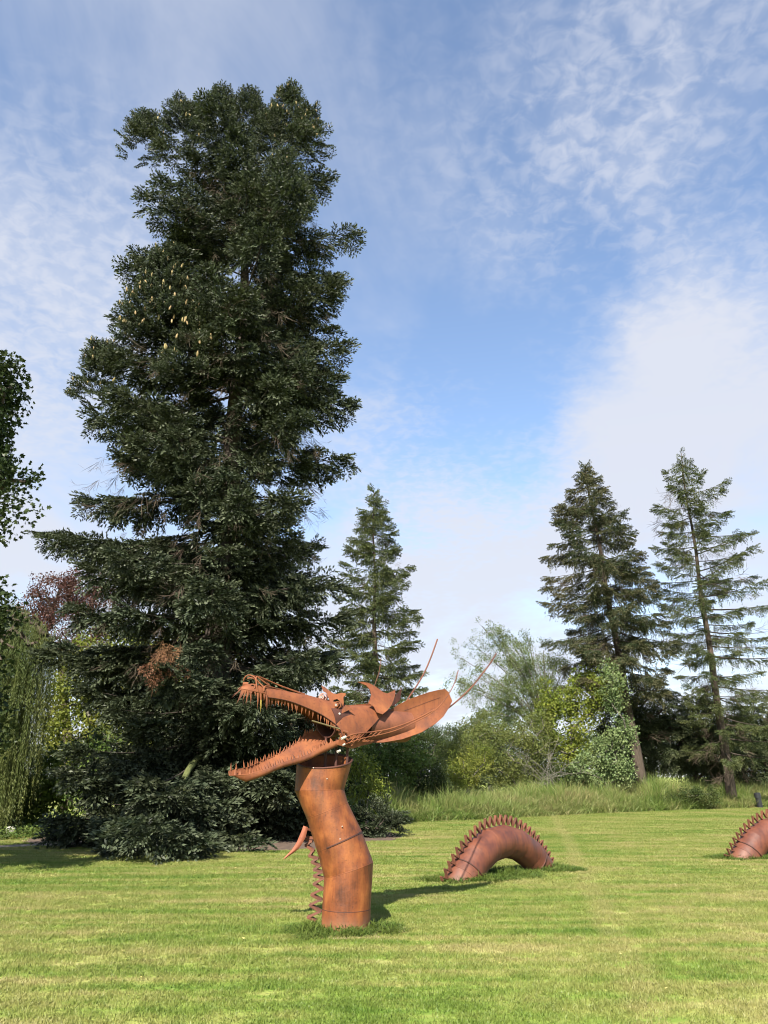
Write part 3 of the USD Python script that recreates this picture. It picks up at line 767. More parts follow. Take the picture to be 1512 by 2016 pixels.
fr = [ring_frame(*r) for r in rings]
for i in range(len(fr) - 1):
    (c0, h0), (c1, h1) = fr[i], fr[i + 1]
    tl = lambda t: 0.30 * t if i == len(fr) - 2 else 0.0
    rows = [ring(c0 + (c1 - c0) * t, h0 + (h1 - h0) * t, tilt=tl(t)) for t in np.linspace(0.0, 0.996, 5)]
    part(D, 'neck_drum', shell(np.array(rows), 0.008), R_NECK, 35)
    if 0 < i:
        part(D, 'weld_seam', tube(ring(c0, h0, 40, 0.002), 0.0042, 6, False), R_DARK if i in (1,) else R_NECK, True)
part(D, 'neck_rim', tube(ring(fr[-1][0], fr[-1][1], tilt=0.30), 0.012, 8, False), R_DARK, True)
# the overlapping strap on the fourth drum and the curved patch above it
sp = [(609, 1665), (640, 1687), (676, 1660), (711, 1637.5)]
band = []
for t in np.linspace(0.33, 0.97, 14):
    a = PI * (1 - t)
    for_h = fr[3][1]; c = fr[3][0]
    band.append(c + np.cos(a) * for_h * 1.02 + np.sin(a) * np.array([0, -1, 0]) * 0.278)
up_ = (fr[4][0] - fr[3][0]) / np.linalg.norm(fr[4][0] - fr[3][0])
part(D, 'strap', shell(np.array([[b + up_ * 0.008, b + up_ * 0.002 - np.array([0, 0.002, 0.0]), b - up_ * 0.006] for b in band]), 0.008), R_DARK, 35)
for (x, y) in ((661, 1500), (640, 1497), (683, 1490)):      # posts that carry the head
    a = at(x, 1512, NECKY - 0.05); b = at(x + 2, 1452, NECKY - 0.05)
    part(D, 'post', tube([a, b], 0.016, 8), R_DARK, 30)
for (x, y) in ((621, 1512), (647, 1533), (672, 1648), (676, 1624)):   # bolt heads
    c = at(x, y, NECKY); c = c + np.array([0, -0.27, 0])
    part(D, 'bolt', tube([c + [0, 0.01, 0], c - [0, 0.006, 0]], 0.006, 8), PALE)

# zigzag spine down the back of the neck
zig = [(600, 1650), (613, 1656), (603, 1664), (617, 1674), (610, 1685), (625, 1690), (615, 1697), (630, 1704), (619, 1712), (635, 1716), (619, 1724), (637, 1729), (618.6, 1740), (635, 1750), (614, 1761), (632, 1771), (611, 1781), (631, 1794), (607, 1805), (622, 1812)]
ZY = NECKY + 0.10


def flat_bar(a, b, wdir, w, th):
    """flat steel bar from a to b, w wide along wdir"""
    t = (b - a) / np.linalg.norm(b - a); nn = np.cross(t, wdir); nn /= np.linalg.norm(nn); wd = np.cross(nn, t)
    a, b = a - t * th * 0.45, b + t * th * 0.45
    bx = trimesh.creation.box([1, 1, 1]); v = bx.vertices
    return (a + b) / 2 + v[:, :1] * (b - a) + v[:, 1:2] * wd * w + v[:, 2:] * nn * th, bx.faces


for p, q in zip(zig[:-1], zig[1:]):
    part(D, 'spine_bar', flat_bar(at(*p, ZY), at(*q, ZY), np.array([0.25, 1.0, 0]), 0.07, 0.026), R_SPIKE)
# curved horn plate where the spine ends
hc = [(602, 1627), (595, 1648), (583, 1669), (559, 1691)]; hw_ = [0.026, 0.034, 0.026, 0.003]
cl = spline([at(x, y, NECKY - 0.02) for x, y in hc], 12); ww = np.interp(np.linspace(0, 3, 12), range(4), hw_)
tn = np.gradient(cl, axis=0); tn /= np.linalg.norm(tn, axis=1, keepdims=True)
sdv = np.cross(tn, [0, 1.0, 0.0])
g = np.array([[c + s_ * w * k + np.array([0, -0.018, 0]) * (1 - k * k) for k in (-1, -.5, 0, .5, 1)] for c, s_, w in zip(cl, sdv, ww)])
part(D, 'spine_horn', shell(g, 0.006), R_HORN, 40, label='pale pinkish curved horn')
part(D, 'horn_bracket', join([flat_bar(at(600, 1632, NECKY), at(614, 1634, NECKY + 0.05), np.array([0, 0, 1.0]), 0.03, 0.012), flat_bar(at(604, 1648, NECKY + 0.06), at(618, 1650, NECKY + 0.08), np.array([0, 0, 1.0]), 0.03, 0.012)]), R_SPIKE)

# upper skull: arch sections from the near mouth edge (E) over the ridge (Rg) to the far side
E_ = [(519, 1372), (545, 1375), (572, 1381), (600, 1391.4), (631.7, 1406), (653, 1420), (664, 1429), (670.4, 1439), (677, 1452), (692, 1469)]
G_ = [(518, 1351), (543, 1357), (570, 1363), (600, 1369.5), (633, 1378), (658, 1383), (676, 1389), (690, 1390), (714, 1389.5), (753, 1391)]
W_ = [0.085, 0.10, 0.115, 0.135, 0.165, 0.20, 0.225, 0.24, 0.255, 0.27]
ts = np.linspace(0, 9, 46)
Es, Gs, Ws = spline(np.c_[E_, np.zeros(10)], 46)[:, :2], spline(np.c_[G_, np.zeros(10)], 46)[:, :2], np.interp(ts, range(10), W_)
rows, edge_near, edge_far = [], [], []
for (e, g_, w) in zip(Es, Gs, Ws):
    P, Rg = hp(*e, w), hp(*g_, 0.0)
    E0 = P - HN_ * w
    row = []
    for a in np.linspace(-PI / 2, PI / 2, 23):
        row.append(E0 + (Rg - E0) * math.cos(a) ** 0.9 + HN_ * w * math.copysign(abs(math.sin(a)) ** 0.85, math.sin(a)))
    rows.append(row); edge_near.append(P); edge_far.append(P - 2 * HN_ * w)
skull = part(D, 'upper_skull', shell(np.array(rows), 0.009), R_HEAD, 40)
part(D, 'mouth_rim', tube(np.array(edge_near), 0.006, 6), R_DARK, True)
part(D, 'mouth_rim', tube(np.array(edge_far), 0.006, 6), R_DARK, True)
en, ef = np.array(edge_near), np.array(edge_far)


def tooth(parent, base, tip, along, w, mat=R_HEAD, curl=0.0):
    """a pointed folded steel tooth"""
    base, tip = np.asarray(base, float), np.asarray(tip, float); along = along / np.linalg.norm(along)
    n_ = np.cross(along, tip - base); n_ /= max(np.linalg.norm(n_), 1e-9)
    m = base + (tip - base) * 0.5 + n_ * curl
    v = [base - along * w, base + along * w, base + n_ * w * 0.8, m - along * w * 0.62, m + along * w * 0.62, m + n_ * w * 0.5, tip]
    f = [(0, 1, 4), (0, 4, 3), (1, 2, 5), (1, 5, 4), (2, 0, 3), (2, 3, 5), (3, 4, 6), (4, 5, 6), (5, 3, 6), (0, 2, 1)]
    return part(parent, 'tooth', (np.array(v), np.array(f)), mat)


rng = np.random.default_rng(5)
for side, ed in ((1, en), (-1, ef)):
    for k in range(30):
        i = 1 + k * 36.0 / 30 + rng.uniform(-.25, .25); i0 = int(i)
        b = ed[i0] + (ed[min(i0 + 1, 45)] - ed[i0]) * (i - i0); al = ed[min(i0 + 1, 45)] - ed[i0]
        ln = (0.105 if k < 12 else 0.085 if k < 22 else 0.05) * rng.uniform(0.65, 1.15)
        inner = b - HN_ * side * 0.012
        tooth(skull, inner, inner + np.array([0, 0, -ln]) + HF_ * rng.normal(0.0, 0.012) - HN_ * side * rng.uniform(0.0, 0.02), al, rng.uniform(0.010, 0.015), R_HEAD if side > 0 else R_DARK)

# snout: lip plate, nostrils, front fringe of big teeth, rods
lipn = [(473, 1356), (484, 1357.5), (497, 1360.5), (510, 1363.5), (524, 1366.5)]
lipt = [(477, 1351), (487, 1348), (497, 1346.5), (509, 1350), (520, 1353)]
lw = [0.03, 0.075, 0.095, 0.10, 0.09]
rows = []
for e, g_, w in zip(spline(np.c_[lipn, np.zeros(5)], 12)[:, :2], spline(np.c_[lipt, np.zeros(5)], 12)[:, :2], np.interp(np.linspace(0, 4, 12), range(5), lw)):
    P, Rg = hp(*e, w), hp(*g_, 0.0); E0 = P - HN_ * w
    rows.append([E0 + (Rg - E0) * math.cos(a) + HN_ * w * math.sin(a) for a in np.linspace(-PI / 2, PI / 2, 15)])
lip = part(D, 'snout_plate', shell(np.array(rows), 0.008), R_HEAD, 40)


def ring_tube(parent, name, c, axis, r, ln, th, mat, k=18):
    """short open pipe"""
    axis = axis / np.linalg.norm(axis); u = np.cross(axis, [0, 0, 1.0]); u /= np.linalg.norm(u); w = np.cross(u, axis)
    a = np.linspace(0, 2 * PI, k + 1)
    prof = [(0, r - th), (0, r), (ln, r), (ln, r - th), (0, r - th)]
    g_ = np.array([[c - axis * x + (u * math.cos(t) + w * math.sin(t)) * q for t in a] for x, q in prof])
    m, kk = g_.shape[:2]; f = []
    for i in range(m - 1):
        for j in range(kk - 1):
            p = i * kk + j; f += [(p, p + kk + 1, p + 1), (p, p + kk, p + kk + 1)]
    return part(parent, name, (g_.reshape(-1, 3), np.array(f)), mat, 40)


ring_tube(D, 'nostril', hp(497, 1352, 0.085), HN_ * 0.75 + HF_ * 0.65, 0.030, 0.06, 0.008, R_HEAD)
ring_tube(D, 'nostril', hp(478, 1347, -0.085), HF_ * 0.9 - HN_ * 0.4, 0.026, 0.06, 0.008, R_HEAD)
g = np.array([[hp(487 + 22 * t, 1337 - 3 * math.sin(PI * t) + 9 * t * t, 0.05 - 0.1 * s_) + [0, 0, 0.012 * (1 - (2 * s_ - 1) ** 2)] for s_ in np.linspace(0, 1, 5)] for t in np.linspace(0, 1, 9)])
part(D, 'nose_plate', shell(g, 0.006), R_HEAD, 40)
fringe = [(474, 1356, 456, 1374, .0), (475, 1356, 458, 1369, .03), (478, 1357, 465, 1387, .05), (481, 1357.5, 471, 1378.5, .07), (484, 1358, 477.5, 1379.5, .08), (488, 1359, 483.7, 1385.5, .085), (493, 1360, 493.6, 1387.5, .09), (496, 1361, 491.5, 1368.5, .095), (502, 1362.5, 503.5, 1372.5, .1), (507.5, 1364, 506.5, 1397.5, .1), (513, 1365, 513, 1404, .1), (520, 1366.5, 519.5, 1380, .1), (524.5, 1367.5, 525.4, 1399, .1), (490, 1359.5, 487, 1376, .085),
          (476, 1358, 468, 1384, -.05), (482, 1360, 478, 1390, -.07), (490, 1362, 484, 1388, -.085), (499, 1364, 497, 1380, -.09), (508, 1366, 507, 1384, -.09)]
for (bx, by, tx, ty, o) in fringe:
    gold = (bx == 513)
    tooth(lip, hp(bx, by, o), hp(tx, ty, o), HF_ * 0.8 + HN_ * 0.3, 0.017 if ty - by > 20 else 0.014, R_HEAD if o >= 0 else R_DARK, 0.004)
    if gold:
        a, b = hp(513.5, 1378, o + 0.012), hp(513, 1402.5, o + 0.004)
        tooth(lip, a, b, HF_ * 0.8 + HN_ * 0.3, 0.013, GOLD, 0.003)
rods = [[(479, 1341, -.07), (483, 1333, -.04), (491, 1329, 0), (502.6, 1335, .05), (505, 1348, .09), (507.5, 1362.6, .1)],
        [(503.5, 1336, .05), (507.5, 1332, .04), (524, 1338, .02), (549, 1349, .02), (575, 1359, .03), (600, 1368, .04), (640, 1379, .05)],
        [(503.5, 1335.5, .05), (511, 1345, .06), (518, 1352, .085), (519.5, 1361, .095)],
        [(520, 1361, .095), (521, 1353, .085), (526, 1351, .07), (549, 1357, .05), (580, 1366, .05), (612, 1374, .05)],
        [(507, 1333, .04), (530, 1350, .05)], [(513, 1333, .0), (526, 1344, .0), (531, 1350, .0)],
        [(491, 1330, -.03), (510, 1333, -.05), (530, 1341, -.05), (560, 1353, -.05), (600, 1366.5, -.05)]]
for r in rods:
    part(D, 'snout_rod', tube(spline([hp(*q) for q in r], max(8, 5 * len(r))), 0.0085, 7), R_HEAD, True)

# mask plate with the two eyes, throat pipe
mask = [(632.5, 1349.5), (640, 1353), (647, 1359), (655, 1364.5), (663, 1366.5), (671, 1364), (681, 1364.5), (680.5, 1369), (676, 1373), (677, 1384), (675, 1395), (671.5, 1403), (668.5, 1401), (671, 1390), (669, 1380), (664, 1376), (657.5, 1378), (653.5, 1384), (649, 1379), (645.5, 1371), (642, 1364), (636.5, 1361)]
mn = lambda x: -0.11 + (x - 632) / 45 * 0.27
part(D, 'brow_plate', mapped_plate(mask, lambda x, y: hp(x, y, mn(x)), 0.008, 3.0), R_HEAD)
part(D, 'brow_plate', mapped_plate([(681, 1388), (687, 1391), (696, 1399), (686, 1398), (678, 1402), (672, 1405), (674, 1397)], lambda x, y: hp(x, y, 0.20 + 0.04 * (x - 672) / 20), 0.008, 3.0), R_HEAD)
for (x, y, o, r, ax) in ((664, 1388, 0.17, 0.045, HF_ * 0.8 + HN_ * 0.62), (635, 1372.5, -0.10, 0.050, HF_ * 0.75 + HN_ * 0.66)):
    c = hp(x, y, o)
    ring_tube(D, 'eye_socket', c, ax, r, 0.07, 0.008, R_HEAD if o > 0 else EYEW)
    axn = ax / np.linalg.norm(ax)
    ring_tube(D, 'eyeball', c + axn * 0.015 + HF_ * 0.012, ax, r * 0.62, 0.06, 0.011, EYEW if o < 0 else R_HEAD)
    ring_tube(D, 'pupil', c + axn * 0.022 + HF_ * 0.012, ax, r * 0.28, 0.04, 0.006, PALE)
part(D, 'cheek_plug', tube([hp(668, 1404, 0.205), hp(669, 1407, 0.215)], 0.012, 8), PALE)
thr_ax = np.array([-0.72, -0.66, -0.16]); thr_ax /= np.linalg.norm(thr_ax)
tc = at(641, 1420, NECKY - 0.06)
ring_tube(D, 'throat_pipe', tc, thr_ax, 0.195, 0.24, 0.012, R_DARK, 32)
u = np.cross(thr_ax, [0, 0, 1.0]); u /= np.linalg.norm(u); w_ = np.cross(u, thr_ax)
a = np.linspace(0, 2 * PI, 33)
part(D, 'throat_back', shell(np.array([[tc - thr_ax * 0.22 + (u * math.cos(t) + w_ * math.sin(t)) * q for t in a] for q in (0.01, 0.19)]), 0.006), R_DARK)
part(D, 'throat_bar', tube([at(614, 1419, NECKY - 0.34), at(669, 1435, NECKY - 0.2)], 0.010, 7), OCHRE, True)

# lower jaw: trough from the hinge to the tip
NR = [(487, 1525, .055), (525, 1514.5, .12), (559, 1501, .15), (604.7, 1486.5, .175), (638, 1469, .20), (672, 1455, .22)]
KL = [(483, 1537.5, .0), (515, 1526, .03), (548, 1511, .05), (593, 1495, .06), (626, 1479.5, .07), (660, 1465, .08)]
FR = [(487.6, 1510, -.05), (515, 1498, -.11), (545, 1485, -.14), (585, 1460, -.165), (606, 1444, -.19), (640, 1436, -.2)]
sn, sk, sf = (spline([hp(*q) for q in X], 36) for X in (NR, KL, FR))
rows = []
for A, K, B in zip(sn, sk, sf):
    mid = (A + B) / 2
    rows.append([mid + (A - mid) * math.copysign(abs(math.sin(x)) ** 1.05, math.sin(x)) + (K - mid) * math.cos(x) ** 1.05 for x in np.linspace(-PI / 2, PI / 2, 15)])
tipc = [hp(452, 1517, -.03), hp(451, 1526, 0.0), hp(470, 1533, 0.03)]
first = rows[0]
tiprow = [tipc[0] + (hp(451, 1527, .02) - tipc[0]) * t for t in np.linspace(0, 1, 15)]
rows = [tiprow, [(a_ + b_) / 2 for a_, b_ in zip(tiprow, first)]] + rows
jaw = part(D, 'lower_jaw', shell(np.array(rows), 0.009), R_HEAD, 40)
part(D, 'jaw_rim', tube(np.vstack([[rows[0][-1]], sn]), 0.006, 6), R_HEAD, True)
for ed, side, c in ((sn, 1, 34), (sf, -1, 34)):
    for k in range(c):
        i = -3 + k * 36.0 / c + rng.uniform(-.3, .3)
        if i < 0:
            p0, p1 = (rows[0][-1], ed[0]) if side > 0 else (rows[0][0], ed[0])
            b = p0 + (p1 - p0) * (1 + i / 3.3); al = p1 - p0
        else:
            i0 = min(int(i), 34); b = ed[i0] + (ed[i0 + 1] - ed[i0]) * (i - i0); al = ed[i0 + 1] - ed[i0]
        ln = (0.085 if k < 8 else 0.07) * rng.uniform(0.6, 1.1)
        tooth(jaw, b - HN_ * side * 0.008, b - HN_ * side * 0.02 + np.array([0, 0, ln]) + HF_ * rng.normal(0.01, 0.012), al, rng.uniform(0.011, 0.017), R_HEAD)

# collar cone behind the skull, crest plates, ear plate
g = []
for t in np.linspace(0, 1, 8):
    c = hp(712 + 82 * t, 1430 - 2 * t, 0.0); rv, rn = 0.19 + 0.02 * t, 0.21 + 0.02 * t
    g.append([c + HU_ * rv * math.cos(a) + HN_ * rn * math.sin(a) for a in np.linspace(-PI * 0.95, PI * 0.95, 31)])
part(D, 'rear_pipe', shell(np.array(g), 0.008), R_REAR, 40)
zo = lambda P: [(440 + x / 2.7, 1240 + y / 2.7) for x, y in P]
crest = zo([(712, 277), (740, 276), (772, 283), (805, 300), (830, 318), (850, 333), (872, 338), (895, 328), (912, 318), (912, 345), (905, 370), (893, 400), (872, 428), (845, 450), (815, 440), (800, 410), (780, 396), (768, 392), (778, 370), (786, 345), (778, 318), (758, 296)])
part(D, 'crest_plate', mapped_plate(crest, lambda x, y: hp(x, y, 0.02 + 0.26 * max(0, (y - 1345) / 62) ** 1.3), 0.008, 5.0), R_HEAD, 40)
crest2 = zo([(895, 405), (905, 375), (918, 345), (948, 308), (943, 340), (938, 372), (925, 385), (900, 408)])
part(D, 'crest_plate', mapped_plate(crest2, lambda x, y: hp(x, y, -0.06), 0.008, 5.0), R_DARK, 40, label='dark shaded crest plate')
part(D, 'neck_flap', mapped_plate(zo([(640, 402), (700, 398), (760, 392), (800, 390), (803, 402), (770, 404), (700, 408), (660, 412)]), lambda x, y: hp(x, y, -0.02), 0.007, 5.0), R_HEAD, 40)
ear = zo([(700, 592), (735, 592), (760, 600), (850, 599), (950, 582), (1050, 547), (1120, 505), (1170, 460), (1200, 412), (1216, 378), (1206, 356), (1197, 332), (1178, 314), (1140, 320), (1090, 332), (1040, 349), (985, 370), (930, 398), (880, 430), (840, 470), (800, 520), (750, 560), (700, 580)])


def ear_fn(x, y):
    u_ = (x - 700) / 190.0
    # distance below the crease line running along the leaf
    cy = 1240 + (520 - 175 * u_) / 2.7
    dv = (y - cy) / 60.0
    return hp(x, y, 0.13 + 0.22 * u_ - 0.20 * max(0, 1 - dv * dv) * 0.55 + 0.05 * u_ * u_)


part(D, 'ear_plate', mapped_plate(ear, ear_fn, 0.008, 5.0), R_HEAD, 45)
part(D, 'ear_crease', tube(spline([ear_fn_ + HN_ * 0.006 for ear_fn_ in [ear_fn(440 + x / 2.7, 1240 + y / 2.7) for x, y in ((955, 432), (1010, 412), (1080, 385), (1150, 360))]], 14), 0.0022, 5), R_DARK, True)

# whiskers: long rods
wh = lambda P, r: part(D, 'whisker_rod', tube(spline([hp(440 + x / 2.7, 1240 + y / 2.7, o) for x, y, o in P], 26), r * 0.85, 7), R_HEAD if P[0][0] < 700 else R_SPIKE, True)
wh([(640, 574, .30), (700, 553, .31), (780, 544, .33), (860, 532, .36), (930, 512, .38), (1000, 486, .40), (1070, 452, .41), (1120, 425, .42)], 0.0105)
wh([(636, 612, .28), (690, 592, .29), (760, 572, .31), (860, 551, .36), (950, 522, .40), (1050, 474, .43), (1120, 430, .45), (1180, 366, .46), (1225, 290, .46), (1248, 214, .46)], 0.0070)
wh([(1180, 425, .20), (1205, 408, .20), (1260, 362, .18), (1320, 303, .15), (1380, 228, .12), (1420, 174, .10), (1450, 124, .08)], 0.0125)
wh([(960, 400, -.05), (990, 352, -.08), (1030, 292, -.10), (1070, 222, -.12), (1105, 140, -.14), (1137, 50, -.16)], 0.0125)
wh([(790, 330, -.1), (812, 270, -.12), (828, 220, -.13), (838, 150, -.14)], 0.005)
for k in range(7):
    x0, x1 = 648 + 22 * k, 690 + 26 * k
    a, b = hp(440 + x0 / 2.7, 1240 + (604 - 2.5 * k) / 2.7, 0.27), hp(440 + x1 / 2.7, 1240 + (556 - 3.4 * k) / 2.7, 0.31)
    part(D, 'cheek_rib', tube([a, b], 0.006, 6), R_HEAD, True)
part(D, 'rod_cap', tube([hp(672, 1454.5, .30), hp(681, 1450.5, .305)], 0.016, 9), PALE, 30, label='pale whisker cap')
part(D, 'rod_cap', tube([hp(675, 1467, .28), hp(679, 1465, .28)], 0.011, 9), PALE, 30)
part(D, 'rod_cap', tube([hp(664, 1480, .22), hp(670, 1478, .22)], 0.015, 9), PALE, 30)
part(D, 'hinge_knob', join([tube([hp(675, 1439, .28), hp(684, 1442, .30)], 0.018, 9), tube([hp(677, 1441, .28), hp(679, 1456, .29)], 0.008, 7)]), R_HEAD, 30)
part(D, 'cheek_panel', mapped_plate([(672, 1443), (690, 1452), (716, 1456), (738, 1458), (730, 1464), (712, 1468), (694, 1474), (676, 1470), (664, 1466)], lambda x, y: hp(x, y, 0.235), 0.008, 5.0), R_HEAD, 40)


# ------------------------------------------------------------------ body arches
def arch_parts(A, c, dirx, r=0.285, k=0):
    """the looping body: mitred drums along a low arch, folded spikes along its back. c on the ground, dirx along the arch"""
    ax = np.array([dirx[0], dirx[1], 0.0]); ax /= np.linalg.norm(ax); acr = np.array([-ax[1], ax[0], 0])
    nodes = [(-1.36, -0.42), (-1.03, 0.02), (-0.72, 0.30), (-0.36, 0.485), (0.02, 0.53), (0.36, 0.46), (0.70, 0.28), (1.00, 0.0), (1.30, -0.42)]
    P = [c + ax * s_ * 1.09 + HU_ * z for s_, z in nodes]
    T_ = [P[1] - P[0]] + [(P[i + 1] - P[i]) / np.linalg.norm(P[i + 1] - P[i]) + (P[i] - P[i - 1]) / np.linalg.norm(P[i] - P[i - 1]) for i in range(1, len(P) - 1)] + [P[-1] - P[-2]]
    R_ = []
    for i, p in enumerate(P):
        t = T_[i] / np.linalg.norm(T_[i]); o = np.cross(t, acr)
        seg = P[min(i + 1, len(P) - 1)] - P[max(i - 1, 0)] if 0 < i < len(P) - 1 else T_[i]
        sg = (P[i] - P[i - 1]) if i else T_[0]
        cosm = abs((sg / np.linalg.norm(sg)) @ t)
        rr_ = r * (1.0 - 0.02 * i)
        a = np.linspace(0, 2 * PI, 37)
        R_.append((p, o / cosm * rr_, acr * rr_, a))
    for i in range(len(P) - 1):
        rows = []
        for t in np.linspace(0, 0.995, 4):
            p0, o0, a0, a = R_[i]; p1, o1, a1, _ = R_[i + 1]
            p, o, q = p0 + (p1 - p0) * t, o0 + (o1 - o0) * t, a0 + (a1 - a0) * t
            rows.append(p + np.cos(a)[:, None] * o + np.sin(a)[:, None] * q)
        part(A, 'body_drum', shell(np.array(rows), 0.008), R_ARCH, 35)
        if i in (1, 6):
            p, o, q, a = R_[i]; p1 = R_[i + 1][0]; pp = p + (p1 - p) * 0.35
            part(A, 'clamp_ring', tube(pp + np.cos(a)[:, None] * o * 1.025 + np.sin(a)[:, None] * q * 1.025, 0.013, 7, False), R_DARK, True)
        elif i:
            p, o, q, a = R_[i]
            part(A, 'weld_seam', tube(p + np.cos(a)[:, None] * o + np.sin(a)[:, None] * q, 0.005, 5, False), R_ARCH, True)
    # spikes
    outer = spline([p + o * 1.03 for p, o, q, a in R_], 241); outn = spline([o / np.linalg.norm(o) for p, o, q, a in R_], 241)
    sl = np.r_[0, np.cumsum(np.linalg.norm(np.diff(outer, axis=0), axis=1))]
    m = 29; prev = None
    for j in range(2 * m + 1):
        s_ = sl[-1] * (0.02 + 0.96 * j / (2 * m))
        p = np.array([np.interp(s_, sl, outer[:, q]) for q in range(3)]); o = np.array([np.interp(s_, sl, outn[:, q]) for q in range(3)])
        if j % 2: p = p + o * 0.152
        if prev is not None and min(p[2], prev[2]) > -0.1:
            part(A, 'spine_bar', flat_bar(prev, p, acr, 0.05, 0.015), R_SPIKE)
        prev = p


gl, gr_ = ground(908, 1733), ground(1070, 1711)
ca = (gl + gr_) / 2; ca[2] = 0
A1 = Thing('body_arch_sculpture', 'complete rusty steel body arch with zigzag spine, on the lawn right of the neck', 'sculpture', ca)
arch_parts(A1, ca, (gr_ - gl)[:2])
cb_ = ground(1467, 1690); cb_[2] = 0
dx2 = np.array([0.93, 0.36]); ca2 = cb_ + np.array([dx2[0], dx2[1], 0]) * 1.12
A2 = Thing('body_arch_sculpture', 'rusty steel serpent body arch cut off by the right picture edge, near the bollard', 'sculpture', ca2)
arch_parts(A2, ca2, dx2)

# longer grass left uncut round the feet of the sculptures
rng = np.random.default_rng(31)
tb = []
for (cx, cy, rx, ry, n_) in ((base_d[0] - 0.18, base_d[1] - 0.1, 0.42, 0.32, 55), (base_d[0] + 0.25, base_d[1] + 0.02, 0.35, 0.30, 40), (gl[0] + 0.1, gl[1], 0.7, 0.35, 85), (ca[0], ca[1] - 0.1, 0.6, 0.6, 70), (gr_[0], gr_[1] - 0.1, 0.6, 0.45, 85), (ca2[0] - 1.0, ca2[1] - 0.35, 0.8, 0.4, 110), (ca2[0] - 0.2, ca2[1] - 0.1, 0.85, 0.45, 90)):
    for k in range(n_):
        a, q = rng.uniform(0, 2 * PI), math.sqrt(rng.random())
        q *= rng.uniform(0.8, 1.25)
        tb.append((cx + rx * q * math.cos(a), cy + ry * q * math.sin(a), rng.uniform(0.35, 1.35) * (1.2 - 0.7 * q)))
tb = np.array(tb); dd = np.hypot(tb[:, 0] - base_d[0], tb[:, 1] - NECKY)
tb = tb[dd > 0.30]; N = len(tb); az = rng.uniform(0, 2 * PI, N)
instancer('/World/uncut_grass', P_LUSH, LUSH, np.c_[tb[:, :2], np.zeros(N)], frames(np.c_[np.cos(az), np.sin(az), np.zeros(N)], np.tile([0, 0, 1.0], (N, 1))), np.c_[np.ones(N), np.ones(N), tb[:, 2]], rng.integers(0, 4, N), kind='stuff', label='longer uncut grass round the feet of the sculptures', cat='grass')
top('bare_patch', sheet(blob(base_d[0] + 0.02, base_d[1] - 0.30, 0.38, 0.22, 22, 8, 0.3), 0.004), DIRT, 'small patch of bare pale dirt at the foot of the dragon neck', kind='structure')

# bollard
pb = at(1496, 1584, 44.8); B = Thing('bollard', 'short black bollard light at the far edge of the lawn', 'bollard', (pb[0], pb[1], 0))
tilt = np.array([-0.09, 0.0, 1.0]); tilt /= np.linalg.norm(tilt); pbz = np.array([pb[0], pb[1], 0])
part(B, 'post', tube([pbz, pbz + tilt * 0.50], 0.145, 20), BLACK, 40)
part(B, 'cap', tube([pbz + tilt * 0.50, pbz + tilt * 0.52, pbz + tilt * 0.74, pbz + tilt * 0.78], [0.15, 0.172, 0.172, 0.13], 20), BLACK, 40)


# ------------------------------------------------------------------ other conifers
def sil_R(table, base, D, lean, H):
    z_, l_, r_ = [], [], []
    for y, a, b in table:
        A, B = at(a, y, D), at(b, y, D); x = base[0] + lean[0] * A[2] / H
        z_.append(A[2]); l_.append(x - A[0] - 0.32); r_.append(B[0] - x - 0.32)
    o = np.argsort(z_); z_, l_, r_ = np.array(z_)[o], np.array(l_)[o], np.array(r_)[o]
    def f(z, az):
        if z > z_[-1] + 0.4: return 0.25
        c = math.cos(az); l, r = np.interp(z, z_, l_), np.interp(z, z_, r_)
        w = abs(c) ** 1.3
        return max(0.1, (r if c > 0 else l) * w + 0.5 * (l + r) * (1 - w))
    return f


def spruce(name, label, D, topp, basep, table, seed, mat, dz, per, slope, curve, s_spray, side_w, step, hang, y_start, tr=0.3, bare=0.0, barkm=BARK_BROWN, sag=0.15, dead=60, lrand=(0.7, 1.08), group=None):
    rng = np.random.default_rng(seed)
    t = at(*topp, D); b = at(*basep, D); H = t[2]
    lean = (t[0] - b[0], 0.0); base = (b[0], D, 0)
    T = Thing(name, label, 'tree', base, group=group)
    z0 = at(topp[0], y_start, D)[2]
    bag, hb = conifer(T, rng, base, H, tr, sil_R(table, base, D, lean, H), max(0.6, z0), dz, per, mat, barkm, slope, curve, P_SPRUCE, s_spray, side_w, step, 0.25, hang=hang, lean=lean, bare=bare, sag=sag, lrand=lrand, bw=0.012, side_step=step * 1.15, under=0.25)
    bag.emit(T, 'foliage', P_SPRUCE, mat)
    hb.emit(T, 'hanging_twigs', P_HANG, mat)
    if dead:
        db = Bag()
        R = sil_R(table, base, D, lean, H)
        for k in range(dead):
            z = rng.uniform(max(1.5, z0 - 3), H * 0.9); az = rng.uniform(0, 6.28); q = R(z, az) * rng.uniform(0.1, 0.7)
            db.add(np.array([base[0] + lean[0] * z / H + q * math.cos(az), D + q * math.sin(az), z]), np.array([math.cos(az), math.sin(az), -0.5]), rng.uniform(1.0, 2.2), rng.integers(3), rng.uniform(0, 6))
        db.emit(T, 'dead_twigs', P_DEAD, DEAD)
    return len(bag.p) + len(hb.p)


